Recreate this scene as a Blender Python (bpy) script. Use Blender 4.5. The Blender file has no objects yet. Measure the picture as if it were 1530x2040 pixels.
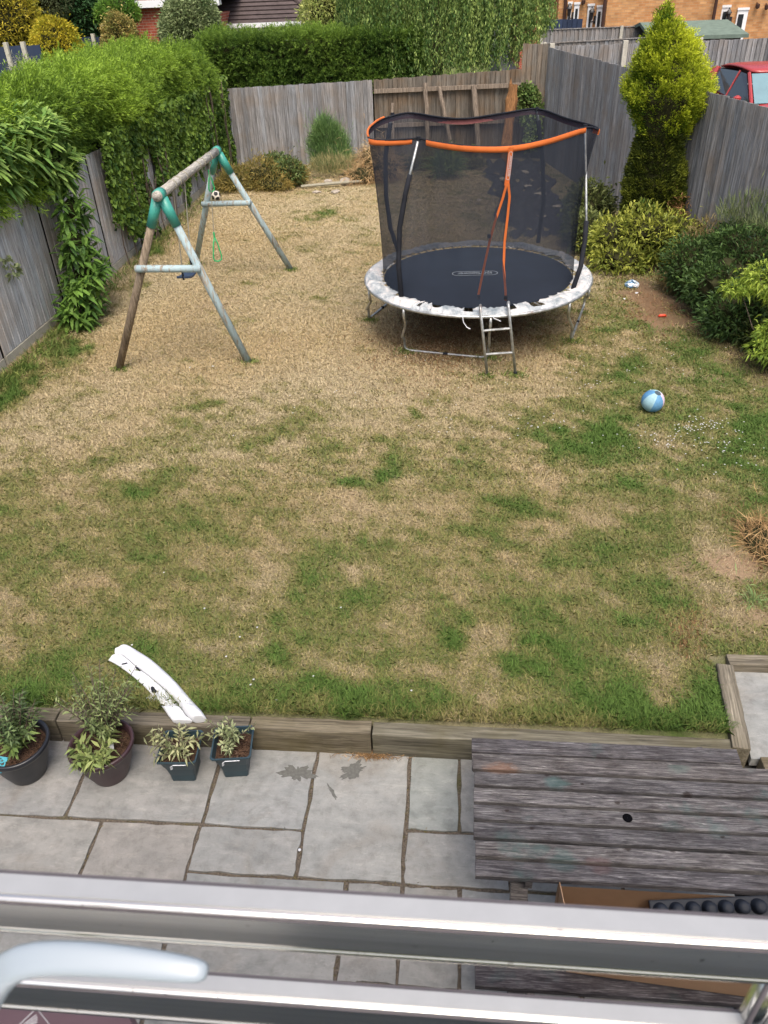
import bpy, math, random
import numpy as np
from mathutils import Vector, Matrix
rnd = random.Random(7)
rng = np.random.default_rng(11)
S = bpy.context.scene
COL = S.collection

# ------------------------------------------------------------------ camera
FPX, PITCH, ROLL, YAW, EYE = 1541.0, 35.0, -2.4, -6.0, 4.05
_p, _r, _y = map(math.radians, (PITCH, ROLL, YAW))
cF = np.array([math.sin(_y)*math.cos(_p), math.cos(_y)*math.cos(_p), -math.sin(_p)])
_R = np.array([math.cos(_y), -math.sin(_y), 0.0]); _U = np.cross(_R, cF)
cR = _R*math.cos(_r)+_U*math.sin(_r); cU = -_R*math.sin(_r)+_U*math.cos(_r)
cC = np.array([0, 0, EYE])
cam_d = bpy.data.cameras.new('camera'); cam = bpy.data.objects.new('camera', cam_d); COL.objects.link(cam)
cam.matrix_world = Matrix(((cR[0], cU[0], -cF[0], 0), (cR[1], cU[1], -cF[1], 0), (cR[2], cU[2], -cF[2], EYE), (0, 0, 0, 1)))
cam_d.sensor_fit = 'VERTICAL'; cam_d.sensor_height = 36; cam_d.sensor_width = 27
cam_d.lens = 36*FPX/2040; cam_d.clip_start = 0.02; cam_d.clip_end = 1500
cam_d.dof.use_dof = True; cam_d.dof.focus_distance = 6.0; cam_d.dof.aperture_fstop = cam_d.lens/2.2
S.camera = cam
S.render.resolution_x = 768; S.render.resolution_y = 1024

def ray(x, y): return cF*FPX+cR*(x-765)-cU*(y-1020)
def G(x, y, z=0.0):                     # a point of the plane at height z
    d = ray(x, y); return cC+d*((z-EYE)/d[2])
def W(x, y, Y):                         # a point of the upright plane at distance Y
    d = ray(x, y); return cC+d*(Y/d[1])

# ------------------------------------------------------------------ world, sun, exposure
SUN_EL, SUN_AZ = 62.0, 166.0            # degrees; azimuth from +Y towards +X
world = bpy.data.worlds.new('World'); S.world = world; world.use_nodes = True
nt = world.node_tree; nt.nodes.clear()
sky = nt.nodes.new('ShaderNodeTexSky'); sky.sky_type = 'NISHITA'; sky.sun_disc = False
sky.sun_elevation = math.radians(SUN_EL); sky.sun_rotation = math.radians(SUN_AZ)
sky.air_density = 1.0; sky.dust_density = 6.0; sky.ozone_density = 0.6
bg = nt.nodes.new('ShaderNodeBackground'); bg.inputs['Strength'].default_value = 0.15
wo = nt.nodes.new('ShaderNodeOutputWorld')
nt.links.new(sky.outputs[0], bg.inputs[0]); nt.links.new(bg.outputs[0], wo.inputs[0])
sd = bpy.data.lights.new('sun', 'SUN'); sd.energy = 1.5; sd.angle = math.radians(32); sd.color = (1, 0.95, 0.88)
sun = bpy.data.objects.new('sun', sd); COL.objects.link(sun)
_e, _a = math.radians(SUN_EL), math.radians(SUN_AZ)
sv = Vector((math.sin(_a)*math.cos(_e), math.cos(_a)*math.cos(_e), math.sin(_e)))
sun.rotation_euler = sv.to_track_quat('Z', 'Y').to_euler()
S.view_settings.view_transform = 'Standard'; S.view_settings.look = 'None'
S.view_settings.gamma = 1; S.view_settings.exposure = 0.68

# ------------------------------------------------------------------ helpers
def lin(r, g, b, k=1.0):
    f = lambda c: ((c/255+0.055)/1.055)**2.4 if c > 10 else c/255/12.92
    return (f(r)*k, f(g)*k, f(b)*k, 1)

class Mat:
    def __init__(s, name, rough=0.8, spec=0.3, metal=0.0):
        s.m = bpy.data.materials.new(name); s.m.use_nodes = True; s.t = s.m.node_tree
        s.b = s.t.nodes['Principled BSDF']; s.b.inputs['Roughness'].default_value = rough
        s.b.inputs['Metallic'].default_value = metal; s.b.inputs['Specular IOR Level'].default_value = spec
    def n(s, k, **kw):
        x = s.t.nodes.new(k)
        for a, v in kw.items(): setattr(x, a, v)
        return x
    def l(s, a, b): s.t.links.new(a, b)
    def coord(s, scale=(1, 1, 1), out='Object'):
        tc = s.n('ShaderNodeTexCoord'); mp = s.n('ShaderNodeMapping'); mp.inputs['Scale'].default_value = scale
        s.l(tc.outputs[out], mp.inputs[0]); return mp.outputs[0]
    def noise(s, vec, scale, detail=4, rough=0.6, dist=0.0):
        x = s.n('ShaderNodeTexNoise'); x.inputs['Scale'].default_value = scale; x.inputs['Detail'].default_value = detail
        x.inputs['Roughness'].default_value = rough; x.inputs['Distortion'].default_value = dist
        s.l(vec, x.inputs['Vector']); return x.outputs['Fac']
    def ramp(s, fac, stops):
        x = s.n('ShaderNodeValToRGB'); e = x.color_ramp.elements
        while len(e) < len(stops): e.new(0.5)
        for el, (p, c) in zip(e, stops): el.position = p; el.color = c if len(c) == 4 else (*c, 1)
        s.l(fac, x.inputs[0]); return x.outputs[0]
    def mix(s, a, b, fac, mode='MIX'):
        x = s.n('ShaderNodeMix', data_type='RGBA', blend_type=mode)
        for sock, v in ((x.inputs[6], a), (x.inputs[7], b), (x.inputs[0], fac)):
            if isinstance(v, (tuple, list)): sock.default_value = v
            elif isinstance(v, (int, float)): sock.default_value = v
            else: s.l(v, sock)
        return x.outputs[2]
    def attr(s, name='col'):
        x = s.n('ShaderNodeAttribute'); x.attribute_name = name; return x.outputs['Color']
    def base(s, c):
        if isinstance(c, (tuple, list)): s.b.inputs['Base Color'].default_value = c
        else: s.l(c, s.b.inputs['Base Color'])
        return s
    def bump(s, h, strength=0.3, dist=0.01):
        x = s.n('ShaderNodeBump'); x.inputs['Strength'].default_value = strength; x.inputs['Distance'].default_value = dist
        s.l(h, x.inputs['Height']); s.l(x.outputs[0], s.b.inputs['Normal']); return s

def plain(name, c, rough=0.6, spec=0.3, metal=0.0, var=0.15, scale=20, bump=0.0):
    m = Mat(name, rough, spec, metal); f = m.noise(m.coord(), scale, 5)
    d = tuple(x*(1-var) for x in c[:3])+(1,); e = tuple(min(1, x*(1+var)) for x in c[:3])+(1,)
    m.base(m.ramp(f, [(0.3, d), (0.7, e)]))
    if bump: m.bump(f, bump)
    return m.m

def tag(o, label=None, cat=None, group=None, kind=None):
    if label: o['label'] = label
    if cat: o['category'] = cat
    if group: o['group'] = group
    if kind: o['kind'] = kind
    return o
def empty(name, loc, label, cat, group=None, rz=0.0):
    o = bpy.data.objects.new(name, None); COL.objects.link(o); o.location = loc; o.rotation_euler = (0, 0, rz)
    o.empty_display_size = 0.1
    return tag(o, label, cat, group)
def copy_tree(o, parent=None):
    c = o.copy(); COL.objects.link(c)
    if parent is not None: c.parent = parent
    for ch in list(o.children): copy_tree(ch, c)
    return c

class MB:
    """collects shapes; build() links them as ONE mesh object (vertices in world or in the parent's space)"""
    def __init__(s): s.v = []; s.f = []; s.c = []
    def add(s, vs, fs, c=None):
        o = len(s.v); s.v += [tuple(v) for v in vs]; s.f += [tuple(i+o for i in f) for f in fs]
        s.c += [c or (1, 1, 1, 1)]*len(fs); return s
    def box(s, a, b, M=None, c=None, jit=0.0):
        vs = [Vector((x, y, z)) for x in (a[0], b[0]) for y in (a[1], b[1]) for z in (a[2], b[2])]
        if jit: vs = [v+Vector((rnd.uniform(-jit, jit), rnd.uniform(-jit, jit), rnd.uniform(-jit, jit))) for v in vs]
        if M is not None: vs = [M @ v for v in vs]
        return s.add(vs, [(0, 1, 3, 2), (4, 6, 7, 5), (0, 4, 5, 1), (2, 3, 7, 6), (0, 2, 6, 4), (1, 5, 7, 3)], c)
    def beam(s, p, q, w, h, up=(0, 0, 1), c=None):
        p = Vector(p); q = Vector(q); d = (q-p); L = d.length; d.normalize()
        x = d.cross(Vector(up)).normalized(); y = x.cross(d)
        M = Matrix((x, y, d)).transposed().to_4x4(); M.translation = p
        return s.box((-w/2, -h/2, 0), (w/2, h/2, L), M, c)
    def tube(s, pts, r, n=10, c=None, cap=True, sq=None):
        pts = [Vector(p) for p in pts]; rs = r if isinstance(r, (list, tuple)) else [r]*len(pts)
        vs = []; fs = []; prev = None
        for i, p in enumerate(pts):
            d = (pts[min(i+1, len(pts)-1)]-pts[max(i-1, 0)]).normalized()
            if prev is None:
                a = d.orthogonal().normalized() if sq is None else (Vector(sq)-d*d.dot(Vector(sq))).normalized()
            else: a = (prev-d*prev.dot(d)).normalized()
            prev = a; b = d.cross(a)
            for k in range(n):
                t = 2*math.pi*k/n; ra, rb = (rs[i], rs[i]) if not isinstance(rs[i], (tuple, list)) else rs[i]
                ca, sa = math.cos(t), math.sin(t)
                if sq is not None:
                    ca = math.copysign(abs(ca)**0.6, ca); sa = math.copysign(abs(sa)**0.6, sa)
                vs.append(p+a*ra*ca+b*rb*sa)
        for i in range(len(pts)-1):
            for k in range(n): fs.append((i*n+k, i*n+(k+1) % n, (i+1)*n+(k+1) % n, (i+1)*n+k))
        if cap: fs.append(tuple(range(n-1, -1, -1))); fs.append(tuple((len(pts)-1)*n+k for k in range(n)))
        return s.add(vs, fs, c)
    def lathe(s, prof, center=(0, 0, 0), n=28, c=None, wob=0.0):
        vs = []; fs = []; cx, cy, cz = center; ph = rnd.uniform(0, 6)
        for r, z in prof:
            for k in range(n):
                t = 2*math.pi*k/n; rr = r*(1+wob*math.sin(3*t+ph)); vs.append((cx+rr*math.cos(t), cy+rr*math.sin(t), cz+z))
        for i in range(len(prof)-1):
            for k in range(n): fs.append((i*n+k, i*n+(k+1) % n, (i+1)*n+(k+1) % n, (i+1)*n+k))
        return s.add(vs, fs, c)
    def prism(s, poly, z0, z1, c=None):
        n = len(poly); vs = [(p[0], p[1], z0) for p in poly]+[(p[0], p[1], z1) for p in poly]
        fs = [tuple(range(n-1, -1, -1)), tuple(range(n, 2*n))]+[(k, (k+1) % n, n+(k+1) % n, n+k) for k in range(n)]
        return s.add(vs, fs, c)
    def build(s, name, m, parent=None, smooth=False, bevel=0.0, sub=0):
        me = bpy.data.meshes.new(name); me.from_pydata(s.v, [], s.f); me.materials.append(m)
        if any(c != (1, 1, 1, 1) for c in s.c):
            a = me.color_attributes.new('col', 'FLOAT_COLOR', 'CORNER'); k = []
            for f, c in zip(s.f, s.c): k += list(c)*len(f)
            a.data.foreach_set('color', k)
        if smooth: me.polygons.foreach_set('use_smooth', [True]*len(me.polygons))
        o = bpy.data.objects.new(name, me); COL.objects.link(o)
        if parent is not None: o.parent = parent
        if bevel:
            b = o.modifiers.new('bevel', 'BEVEL'); b.width = bevel; b.segments = 2; b.limit_method = 'ANGLE'
        if sub:
            b = o.modifiers.new('sub', 'SUBSURF'); b.levels = sub; b.render_levels = sub
        return o

def np_mesh(name, V, F, C, mat, parent=None, smooth=False):
    """V (n,3); F (m,k) index array; C (n,3) per-vertex colour"""
    me = bpy.data.meshes.new(name); n, (m, k) = len(V), F.shape
    me.vertices.add(n); me.vertices.foreach_set('co', V.astype(np.float32).ravel())
    me.loops.add(m*k); me.loops.foreach_set('vertex_index', F.astype(np.int32).ravel())
    me.polygons.add(m); me.polygons.foreach_set('loop_start', np.arange(0, m*k, k, dtype=np.int32))
    me.polygons.foreach_set('loop_total', np.full(m, k, dtype=np.int32))
    if smooth: me.polygons.foreach_set('use_smooth', np.ones(m, dtype=bool))
    me.update(calc_edges=True)
    if C is not None:
        a = me.color_attributes.new('col', 'FLOAT_COLOR', 'POINT')
        a.data.foreach_set('color', np.c_[C, np.ones(n)].astype(np.float32).ravel())
    me.materials.append(mat)
    o = bpy.data.objects.new(name, me); COL.objects.link(o)
    if parent is not None: o.parent = parent
    return o

def unit(a): return a/np.maximum(1e-9, np.linalg.norm(a, axis=1, keepdims=True))
def snoise(P, scale, seed=0, k=7):                       # smooth numpy noise in about -1..1
    r = np.random.default_rng(seed); out = 0
    for _ in range(k):
        d = r.normal(size=P.shape[1]); out = out+np.sin(P@d*scale+r.uniform(0, 6.28))
    return out/math.sqrt(k)*0.8

def leaf_mesh(name, P, D, L, Wd, C, mat, parent=None, bend=0.25, roll=None, fold=0.0):
    """one rhombus per leaf: base P, direction D, length L, width Wd, colour C (arrays)"""
    n = len(P); D = unit(D)
    side = unit(np.cross(D, rng.normal(size=(n, 3)) if roll is None else roll)); up = np.cross(side, D)
    L = np.broadcast_to(L, (n,))[:, None]; Wd = np.broadcast_to(Wd, (n,))[:, None]
    mid = P+D*L*0.45+up*L*0.08
    tip = P+D*L-np.array([0, 0, 1.])*L*bend
    V = np.stack([P, mid+side*Wd/2, tip, mid-side*Wd/2], 1).reshape(-1, 3)
    F = np.arange(4*n).reshape(n, 4)
    return np_mesh(name, V, F, np.repeat(C, 4, 0), mat, parent)

def vary(c1, c2, n, seed_val=None, jit=0.15):
    t = rng.random(n) if seed_val is None else np.clip(seed_val, 0, 1)
    c = np.array(c1[:3])*(1-t[:, None])+np.array(c2[:3])*t[:, None]
    return np.clip(c*(1+rng.normal(0, jit, (n, 1))), 0.004, 0.9)

# ------------------------------------------------------------------ materials
M = {}
def leafmat(name, trans=0.25, rough=0.55):
    m = Mat(name, rough, 0.25); c = m.attr(); m.base(c)
    tr = m.n('ShaderNodeBsdfTranslucent'); mx = m.n('ShaderNodeMixShader'); mx.inputs[0].default_value = trans
    m.l(c, tr.inputs[0]); out = m.t.nodes['Material Output']
    m.l(m.b.outputs[0], mx.inputs[1]); m.l(tr.outputs[0], mx.inputs[2]); m.l(mx.outputs[0], out.inputs[0])
    return m.m
M['leaf'] = leafmat('leaf'); M['blade'] = leafmat('grass_blade', 0.2, 0.7)

def wood(name, dark, light, axis=2, stain=None, attr=True, scale=1.0, warm=None, bumpk=0.5):
    m = Mat(name, 0.85, 0.15)
    sc = [26*scale]*3; sc[axis] = 1.3*scale
    v = m.coord(tuple(sc)); f = m.noise(v, 1.0, 8, 0.7, 0.6)
    sc2 = [90*scale]*3; sc2[axis] = 3*scale
    f2 = m.noise(m.coord(tuple(sc2)), 1.0, 3, 0.6)
    c = m.ramp(f, [(0.25, dark), (0.5, tuple((a+b)/2 for a, b in zip(dark, light))), (0.72, light)])
    c = m.mix(c, m.ramp(f2, [(0.35, (0.45, 0.45, 0.45, 1)), (0.6, (1.15, 1.15, 1.15, 1))]), 0.75, 'MULTIPLY')
    if warm:
        c = m.mix(c, warm, m.ramp(m.noise(m.coord(), 1.7*scale, 4), [(0.48, (0, 0, 0, 1)), (0.7, (0.7, 0.7, 0.7, 1))]))
    fl = m.noise(m.coord(tuple(x*(.28 if i_ != axis else 1.6) for i_, x in enumerate(sc2))), 1.0, 4, .7); c = m.mix(c, m.ramp(fl, [(.30, (.62, .62, .62, 1)), (.42, (1, 1, 1, 1)), (.62, (1, 1, 1, 1)), (.72, (1.35, 1.35, 1.35, 1))]), 1.0, 'MULTIPLY')
    if stain:
        c = m.mix(c, stain, m.ramp(m.noise(m.coord(), 2.6*scale, 5, 0.7), [(0.56, (0, 0, 0, 1)), (0.66, (0.55, 0.55, 0.55, 1))]))
    if attr: c = m.mix(c, m.attr(), 1.0, 'MULTIPLY')
    m.base(c).bump(f2, bumpk, 0.004); return m.m
M['fence'] = wood('weathered_grey_boards', lin(100, 98, 96), lin(170, 171, 173), 2, warm=lin(132, 122, 112))
M['fence_brown'] = wood('brown_grey_boards', lin(84, 76, 68), lin(146, 138, 126), 2, warm=lin(120, 98, 74))
m = Mat('weathered_table_boards', 0.85, 0.15); v = m.coord((4.5, 60, 60)); v2 = m.coord((16, 210, 210))
a = m.noise(v, 1.0, 9, 0.72, 1.4); b = m.noise(v2, 1.0, 6, 0.75, 0.8); k_ = m.noise(m.coord((5, 9, 9)), 1.0, 5, 0.7)
col = m.ramp(a, [(0.30, lin(44, 43, 46)), (0.46, lin(78, 76, 80)), (0.60, lin(112, 110, 113)), (0.74, lin(176, 176, 178))])
col = m.mix(col, m.ramp(b, [(0.36, (0.50, 0.50, 0.52, 1)), (0.5, (0.95, 0.95, 0.95, 1)), (0.66, (1.6, 1.6, 1.62, 1))]), 0.6, 'MULTIPLY')
col = m.mix(col, m.ramp(k_, [(0.30, (0.6, 0.56, 0.55, 1)), (0.5, (1, 1, 1, 1)), (0.7, (1.25, 1.25, 1.28, 1))]), 1.0, 'MULTIPLY')
col = m.mix(col, lin(66, 92, 92), m.ramp(m.noise(m.coord((1, 1, 1)), 3.3, 4, 0.6), [(0.60, (0, 0, 0, 1)), (0.72, (0.6, 0.6, 0.6, 1))]))
def spot(cx_, cy_, rx_, ry_, colr, k__, wob_=9):
    global col
    vm = m.n('ShaderNodeVectorMath', operation='SUBTRACT'); tc_ = m.n('ShaderNodeTexCoord'); m.l(tc_.outputs['Object'], vm.inputs[0]); vm.inputs[1].default_value = (cx_, cy_, .75)
    sc_n = m.n('ShaderNodeVectorMath', operation='MULTIPLY'); m.l(vm.outputs[0], sc_n.inputs[0]); sc_n.inputs[1].default_value = (1/rx_, 1/ry_, 0)
    ln_n = m.n('ShaderNodeVectorMath', operation='LENGTH'); m.l(sc_n.outputs[0], ln_n.inputs[0])
    ad_n = m.n('ShaderNodeMath', operation='ADD'); m.l(ln_n.outputs['Value'], ad_n.inputs[0]); m.l(m.noise(m.coord((1, 2, 1)), wob_, 5, .7), ad_n.inputs[1])
    col = m.mix(col, colr, m.ramp(ad_n.outputs[0], [(0.0, (k__, k__, k__, 1)), (0.75, (k__, k__, k__, 1)), (1.0, (0, 0, 0, 1))]))
_sx, _sy = (0.147+1.70)/2, 2.355
for px_s, py_s, rx_, ry_, cc_, kk_ in ((1000, 1530, .10, .045, lin(134, 92, 62), .75), (1110, 1560, .07, .04, lin(84, 128, 128), .6), (1120, 1715, .08, .07, lin(66, 98, 98), .6), (1350, 1530, .07, .05, lin(96, 124, 122), .5), (1195, 1722, .07, .05, lin(104, 70, 70), .5), (1430, 1655, .06, .05, lin(84, 110, 110), .5)):
    g_s = G(px_s, py_s, .55); spot(g_s[0]-_sx, g_s[1]-_sy, rx_*2, ry_*2, cc_, kk_*.5)
for px_s, py_s, rx_ in ((1230, 1600, .014), (1370, 1582, .022), (1250, 1690, .02), (1090, 1545, .012), (1060, 1650, .012), (1440, 1668, .012), (1340, 1695, .015), (1160, 1562, .010), (1010, 1615, .012)):
    g_s = G(px_s, py_s, .55); spot(g_s[0]-_sx, g_s[1]-_sy, rx_*2.6, rx_*1.6, lin(44, 36, 34), .8, 60)
col = m.mix(col, (0.98, 0.965, 0.89, 1), 1.0, 'MULTIPLY'); m.base(m.mix(col, m.attr(), 1.0, 'MULTIPLY')).bump(b, 1.0, 0.004); M['table'] = m.m
M['bench'] = M['table']
M['sleeper'] = wood('sleeper_timber', lin(66, 61, 54), lin(138, 132, 120), 0, attr=True, warm=lin(84, 78, 54), bumpk=0.9)
M['post'] = wood('old_post', lin(96, 86, 76), lin(160, 150, 138), 2, attr=True)
M['rotten'] = wood('rotten_post_wood', lin(86, 58, 38), lin(170, 126, 84), 2, attr=False)
def concrete(name, c, sc=6):
    m = Mat(name, 0.9, 0.2); f = m.noise(m.coord(), sc, 8, 0.65); g = m.noise(m.coord(), 120, 3)
    d = tuple(x*0.7 for x in c[:3])+(1,)
    m.base(m.mix(m.ramp(f, [(0.3, d), (0.65, c)]), m.ramp(g, [(0.3, (0.8, 0.8, 0.8, 1)), (0.6, (1.06, 1.06, 1.06, 1))]), 1.0, 'MULTIPLY')).bump(g, 0.25)
    return m.m
M['concrete'] = concrete('concrete', lin(168, 164, 150))

# slabs: sandstone in greys with soft cloudy banding, speckle and a per-slab tint
m = Mat('sandstone_slabs', 0.7, 0.35); v = m.coord()
a = m.noise(m.coord((1.0, 2.2, 1)), 3.0, 9, 0.62, 1.2); b = m.noise(v, 14, 7, 0.7); c_ = m.noise(v, 160, 2)
col = m.ramp(a, [(0.28, lin(146, 147, 144)), (0.5, lin(162, 162, 158)), (0.72, lin(178, 176, 171))])
col = m.mix(col, m.ramp(b, [(0.32, (0.72, 0.71, 0.7, 1)), (0.52, (1, 1, 1, 1)), (0.75, (1.1, 1.1, 1.1, 1))]), 0.8, 'MULTIPLY')
col = m.mix(col, lin(148, 136, 122), m.ramp(m.noise(v, 1.6, 6, 0.6, 0.8), [(0.52, (0, 0, 0, 1)), (0.75, (0.6, 0.6, 0.6, 1))]))
col = m.mix(col, m.ramp(c_, [(0.28, (0.6, 0.58, 0.55, 1)), (0.4, (1, 1, 1, 1))]), 0.6, 'MULTIPLY')
col = m.mix(col, lin(104, 102, 84), m.ramp(m.noise(v, 3.4, 9, 0.78, 0.6), [(0.60, (0, 0, 0, 1)), (0.78, (0.55, 0.55, 0.55, 1))]))
col = m.mix(col, (1.18, 1.17, 1.15, 1), m.ramp(m.noise(m.coord((1.4, 5.0, 1)), 5.0, 7, 0.7, 1.5), [(0.55, (0, 0, 0, 1)), (0.62, (1, 1, 1, 1)), (0.68, (0, 0, 0, 1))]), 'MULTIPLY')
m.base(m.mix(m.mix(col, (0.69, 0.69, 0.69, 1), 1.0, 'MULTIPLY'), m.attr(), 1.0, 'MULTIPLY')).bump(b, 0.25, 0.006); M['slab'] = m.m
m = Mat('gritty_joint', 0.95, 0.1); v = m.coord()
m.base(m.mix(m.ramp(m.noise(v, 90, 5, 0.7), [(0.3, lin(52, 47, 42)), (0.7, lin(122, 112, 100))]), lin(74, 78, 42),
             m.ramp(m.noise(v, 2.4, 5), [(0.55, (0, 0, 0, 1)), (0.7, (0.7, 0.7, 0.7, 1))]))).bump(m.noise(v, 90, 3), 0.8, 0.01)
M['joint'] = m.m
m = Mat('lawn_soil', 0.95, 0.1); v = m.coord()
m.base(m.mix(m.attr(), m.ramp(m.noise(m.coord((1, 1, 1)), 70, 6, 0.8, 1.0), [(0.25, (0.45, 0.45, 0.45, 1)), (0.5, (1, 1, 1, 1)), (0.75, (1.35, 1.35, 1.35, 1))]), 1.0, 'MULTIPLY'))
m.bump(m.noise(v, 60, 5, 0.8), 0.9, 0.03); M['lawn'] = m.m
M['far_ground'] = plain('far_ground', lin(96, 104, 62), 0.95, 0.1, var=0.4, scale=0.8)
M['tarmac'] = plain('tarmac', lin(92, 92, 92), 0.9, 0.1, var=0.3, scale=30)
M['soil'] = plain('potting_soil', lin(70, 54, 44), 1.0, 0.1, var=0.6, scale=90, bump=1.0)

def brick(name, c1, c2, mortar, scale=1.0):
    m = Mat(name, 0.9, 0.15); tc = m.n('ShaderNodeTexCoord'); sp = m.n('ShaderNodeSeparateXYZ'); m.l(tc.outputs['Object'], sp.inputs[0])
    ad = m.n('ShaderNodeMath', operation='ADD'); m.l(sp.outputs[0], ad.inputs[0]); m.l(sp.outputs[1], ad.inputs[1])
    cb = m.n('ShaderNodeCombineXYZ'); m.l(ad.outputs[0], cb.inputs[0]); m.l(sp.outputs[2], cb.inputs[1])
    bt = m.n('ShaderNodeTexBrick'); m.l(cb.outputs[0], bt.inputs['Vector'])
    bt.inputs['Color1'].default_value = c1; bt.inputs['Color2'].default_value = c2; bt.inputs['Mortar'].default_value = mortar
    bt.inputs['Scale'].default_value = scale; bt.inputs['Brick Width'].default_value = 0.225; bt.inputs['Row Height'].default_value = 0.075
    bt.inputs['Mortar Size'].default_value = 0.008; bt.inputs['Bias'].default_value = 0.0
    f = m.noise(m.coord(), 3, 6)
    m.base(m.mix(bt.outputs[0], m.ramp(f, [(0.3, (0.75, 0.75, 0.75, 1)), (0.7, (1.15, 1.15, 1.15, 1))]), 1.0, 'MULTIPLY')).bump(bt.outputs['Fac'], 0.3)
    return m.m
M['brick_red'] = brick('red_brick', lin(150, 74, 58), lin(176, 96, 76), lin(170, 140, 124))
M['brick_buff'] = brick('buff_brick', lin(176, 124, 80), lin(200, 154, 106), lin(176, 142, 108))
def tiles(name, c, row=0.3, colw=0.3):
    m = Mat(name, 0.85, 0.2); f = m.noise(m.coord(), 9, 6, 0.7)
    m.base(m.mix(m.ramp(f, [(0.3, tuple(x*0.6 for x in c[:3])+(1,)), (0.7, c)]), m.attr(), 1.0, 'MULTIPLY')); return m.m
M['tile'] = tiles('roof_tile', lin(88, 78, 76))
M['upvc'] = plain('white_upvc', lin(228, 230, 232), 0.35, 0.5, var=0.04, scale=3)
M['glass'] = plain('window_glass', (0.03, 0.035, 0.04, 1), 0.06, 0.8, var=0.2)
M['pipe'] = plain('downpipe', lin(66, 44, 36), 0.5, 0.4)
M['navy'] = plain('navy_paint', lin(46, 58, 80), 0.7, 0.3, var=0.15, scale=5)
M['pale_post'] = concrete('pale_concrete_post', lin(196, 192, 178))
M['felt'] = plain('green_roof_felt', lin(104, 118, 108), 0.95, 0.1, var=0.15, scale=6)
M['black_metal'] = plain('black_metal', (0.02, 0.02, 0.022, 1), 0.4, 0.5)
m = Mat('galvanised_steel', 0.42, 0.5, 0.75); v = m.coord()
m.base(m.mix(m.ramp(m.noise(v, 14, 6), [(0.3, lin(140, 142, 140)), (0.7, lin(206, 208, 206))]), lin(120, 92, 70), m.ramp(m.noise(v, 5, 6), [(0.58, (0, 0, 0, 1)), (0.72, (0.6, 0.6, 0.6, 1))])))
M['steel'] = m.m
M['foam'] = plain('black_foam_sleeve', lin(34, 36, 42), 0.85, 0.2, var=0.3, scale=12)
M['mat'] = plain('trampoline_mat', lin(38, 48, 62), 0.75, 0.25, var=0.18, scale=3.5)
M['orange'] = plain('orange_trim', lin(206, 108, 52), 0.7, 0.25, var=0.12, scale=6)
M['maroon'] = plain('faded_inner_trim', lin(96, 58, 58), 0.8, 0.2)
M['print'] = plain('white_print', lin(176, 184, 190), 0.8, 0.2, var=0.1)
m = Mat('peeling_pad', 0.6, 0.3); v = m.coord()
m.base(m.mix(m.ramp(m.noise(v, 3.0, 7, 0.7, 1.0), [(0.35, lin(126, 136, 142)), (0.5, lin(172, 176, 178)), (0.64, lin(206, 200, 196))]),
             lin(60, 62, 66), m.ramp(m.noise(v, 11, 6, 0.7, 1.5), [(0.64, (0, 0, 0, 1)), (0.69, (1, 1, 1, 1))]))).bump(m.noise(v, 12, 5), 0.9, 0.03)
M['pad'] = m.m
m = Mat('net_mesh', 0.9, 0.1); m.base((0.032, 0.038, 0.052, 1))
tr = m.n('ShaderNodeBsdfTransparent'); mx = m.n('ShaderNodeMixShader')
nf = m.ramp(m.noise(m.coord((1, 1, 0.35)), 1.6, 4, 0.6, 0.5), [(0.3, (0.42, 0.42, 0.42, 1)), (0.7, (0.37, 0.37, 0.37, 1))])
m.l(nf, mx.inputs[0]); m.l(m.b.outputs[0], mx.inputs[1]); m.l(tr.outputs[0], mx.inputs[2])
# factor = how much light passes straight through the holes of the mesh
mth = m.n('ShaderNodeMath', operation='ADD'); m.l(nf, mth.inputs[0]); mth.inputs[1].default_value = 0.0; m.l(mth.outputs[0], mx.inputs[0])
m.l(mx.outputs[0], m.t.nodes['Material Output'].inputs[0]); M['net'] = m.m
m = Mat('blue_worn_paint', 0.7, 0.3); v = m.coord((14, 14, 2.2))
m.base(m.mix(m.ramp(m.noise(v, 1.0, 6, 0.7), [(0.3, lin(120, 106, 90)), (0.7, lin(168, 156, 138))]), lin(158, 178, 182),
             m.ramp(m.noise(v, 1.6, 6, 0.75), [(0.40, (0, 0, 0, 1)), (0.50, (1, 1, 1, 1))]))).bump(m.noise(v, 2, 5), 0.5, 0.01)
M['swing_blue'] = m.m
M['swing_wood'] = wood('swing_pole_wood', lin(92, 78, 64), lin(160, 146, 126), 2, attr=False)
M['swing_beam'] = wood('swing_beam_wood', lin(134, 128, 120), lin(196, 192, 182), 1, attr=False)
M['green_plastic'] = plain('teal_green_plastic', lin(60, 142, 128), 0.4, 0.5, var=0.12, scale=8)
M['green_ring'] = plain('bright_green_plastic', lin(50, 170, 104), 0.4, 0.5, var=0.1)
M['rope'] = plain('rope', lin(150, 146, 130), 0.9, 0.1, var=0.2, scale=60)
M['seat_blue'] = plain('dark_blue_plastic', lin(52, 66, 88), 0.45, 0.4)
M['pot_black'] = plain('black_pot_plastic', lin(36, 38, 44), 0.38, 0.5, var=0.2, scale=6)
M['pot_brown'] = plain('plum_brown_pot_plastic', lin(62, 44, 48), 0.38, 0.5, var=0.2, scale=6)
M['pot_teal'] = plain('dark_teal_pot', lin(44, 62, 70), 0.4, 0.5, var=0.12, scale=6)
M['white'] = plain('white_foam', lin(206, 208, 212), 0.6, 0.3, var=0.04, scale=8, bump=0.1)
M['card'] = plain('cardboard', lin(150, 122, 98), 0.85, 0.15, var=0.08, scale=8)
M['card_in'] = plain('cardboard_inside', lin(164, 126, 96), 0.85, 0.15, var=0.1, scale=8)
M['tray'] = plain('black_tray_plastic', lin(34, 38, 46), 0.6, 0.2, var=0.15)
M['bark'] = wood('bark', lin(60, 52, 46), lin(120, 108, 96), 2, attr=False)
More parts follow.
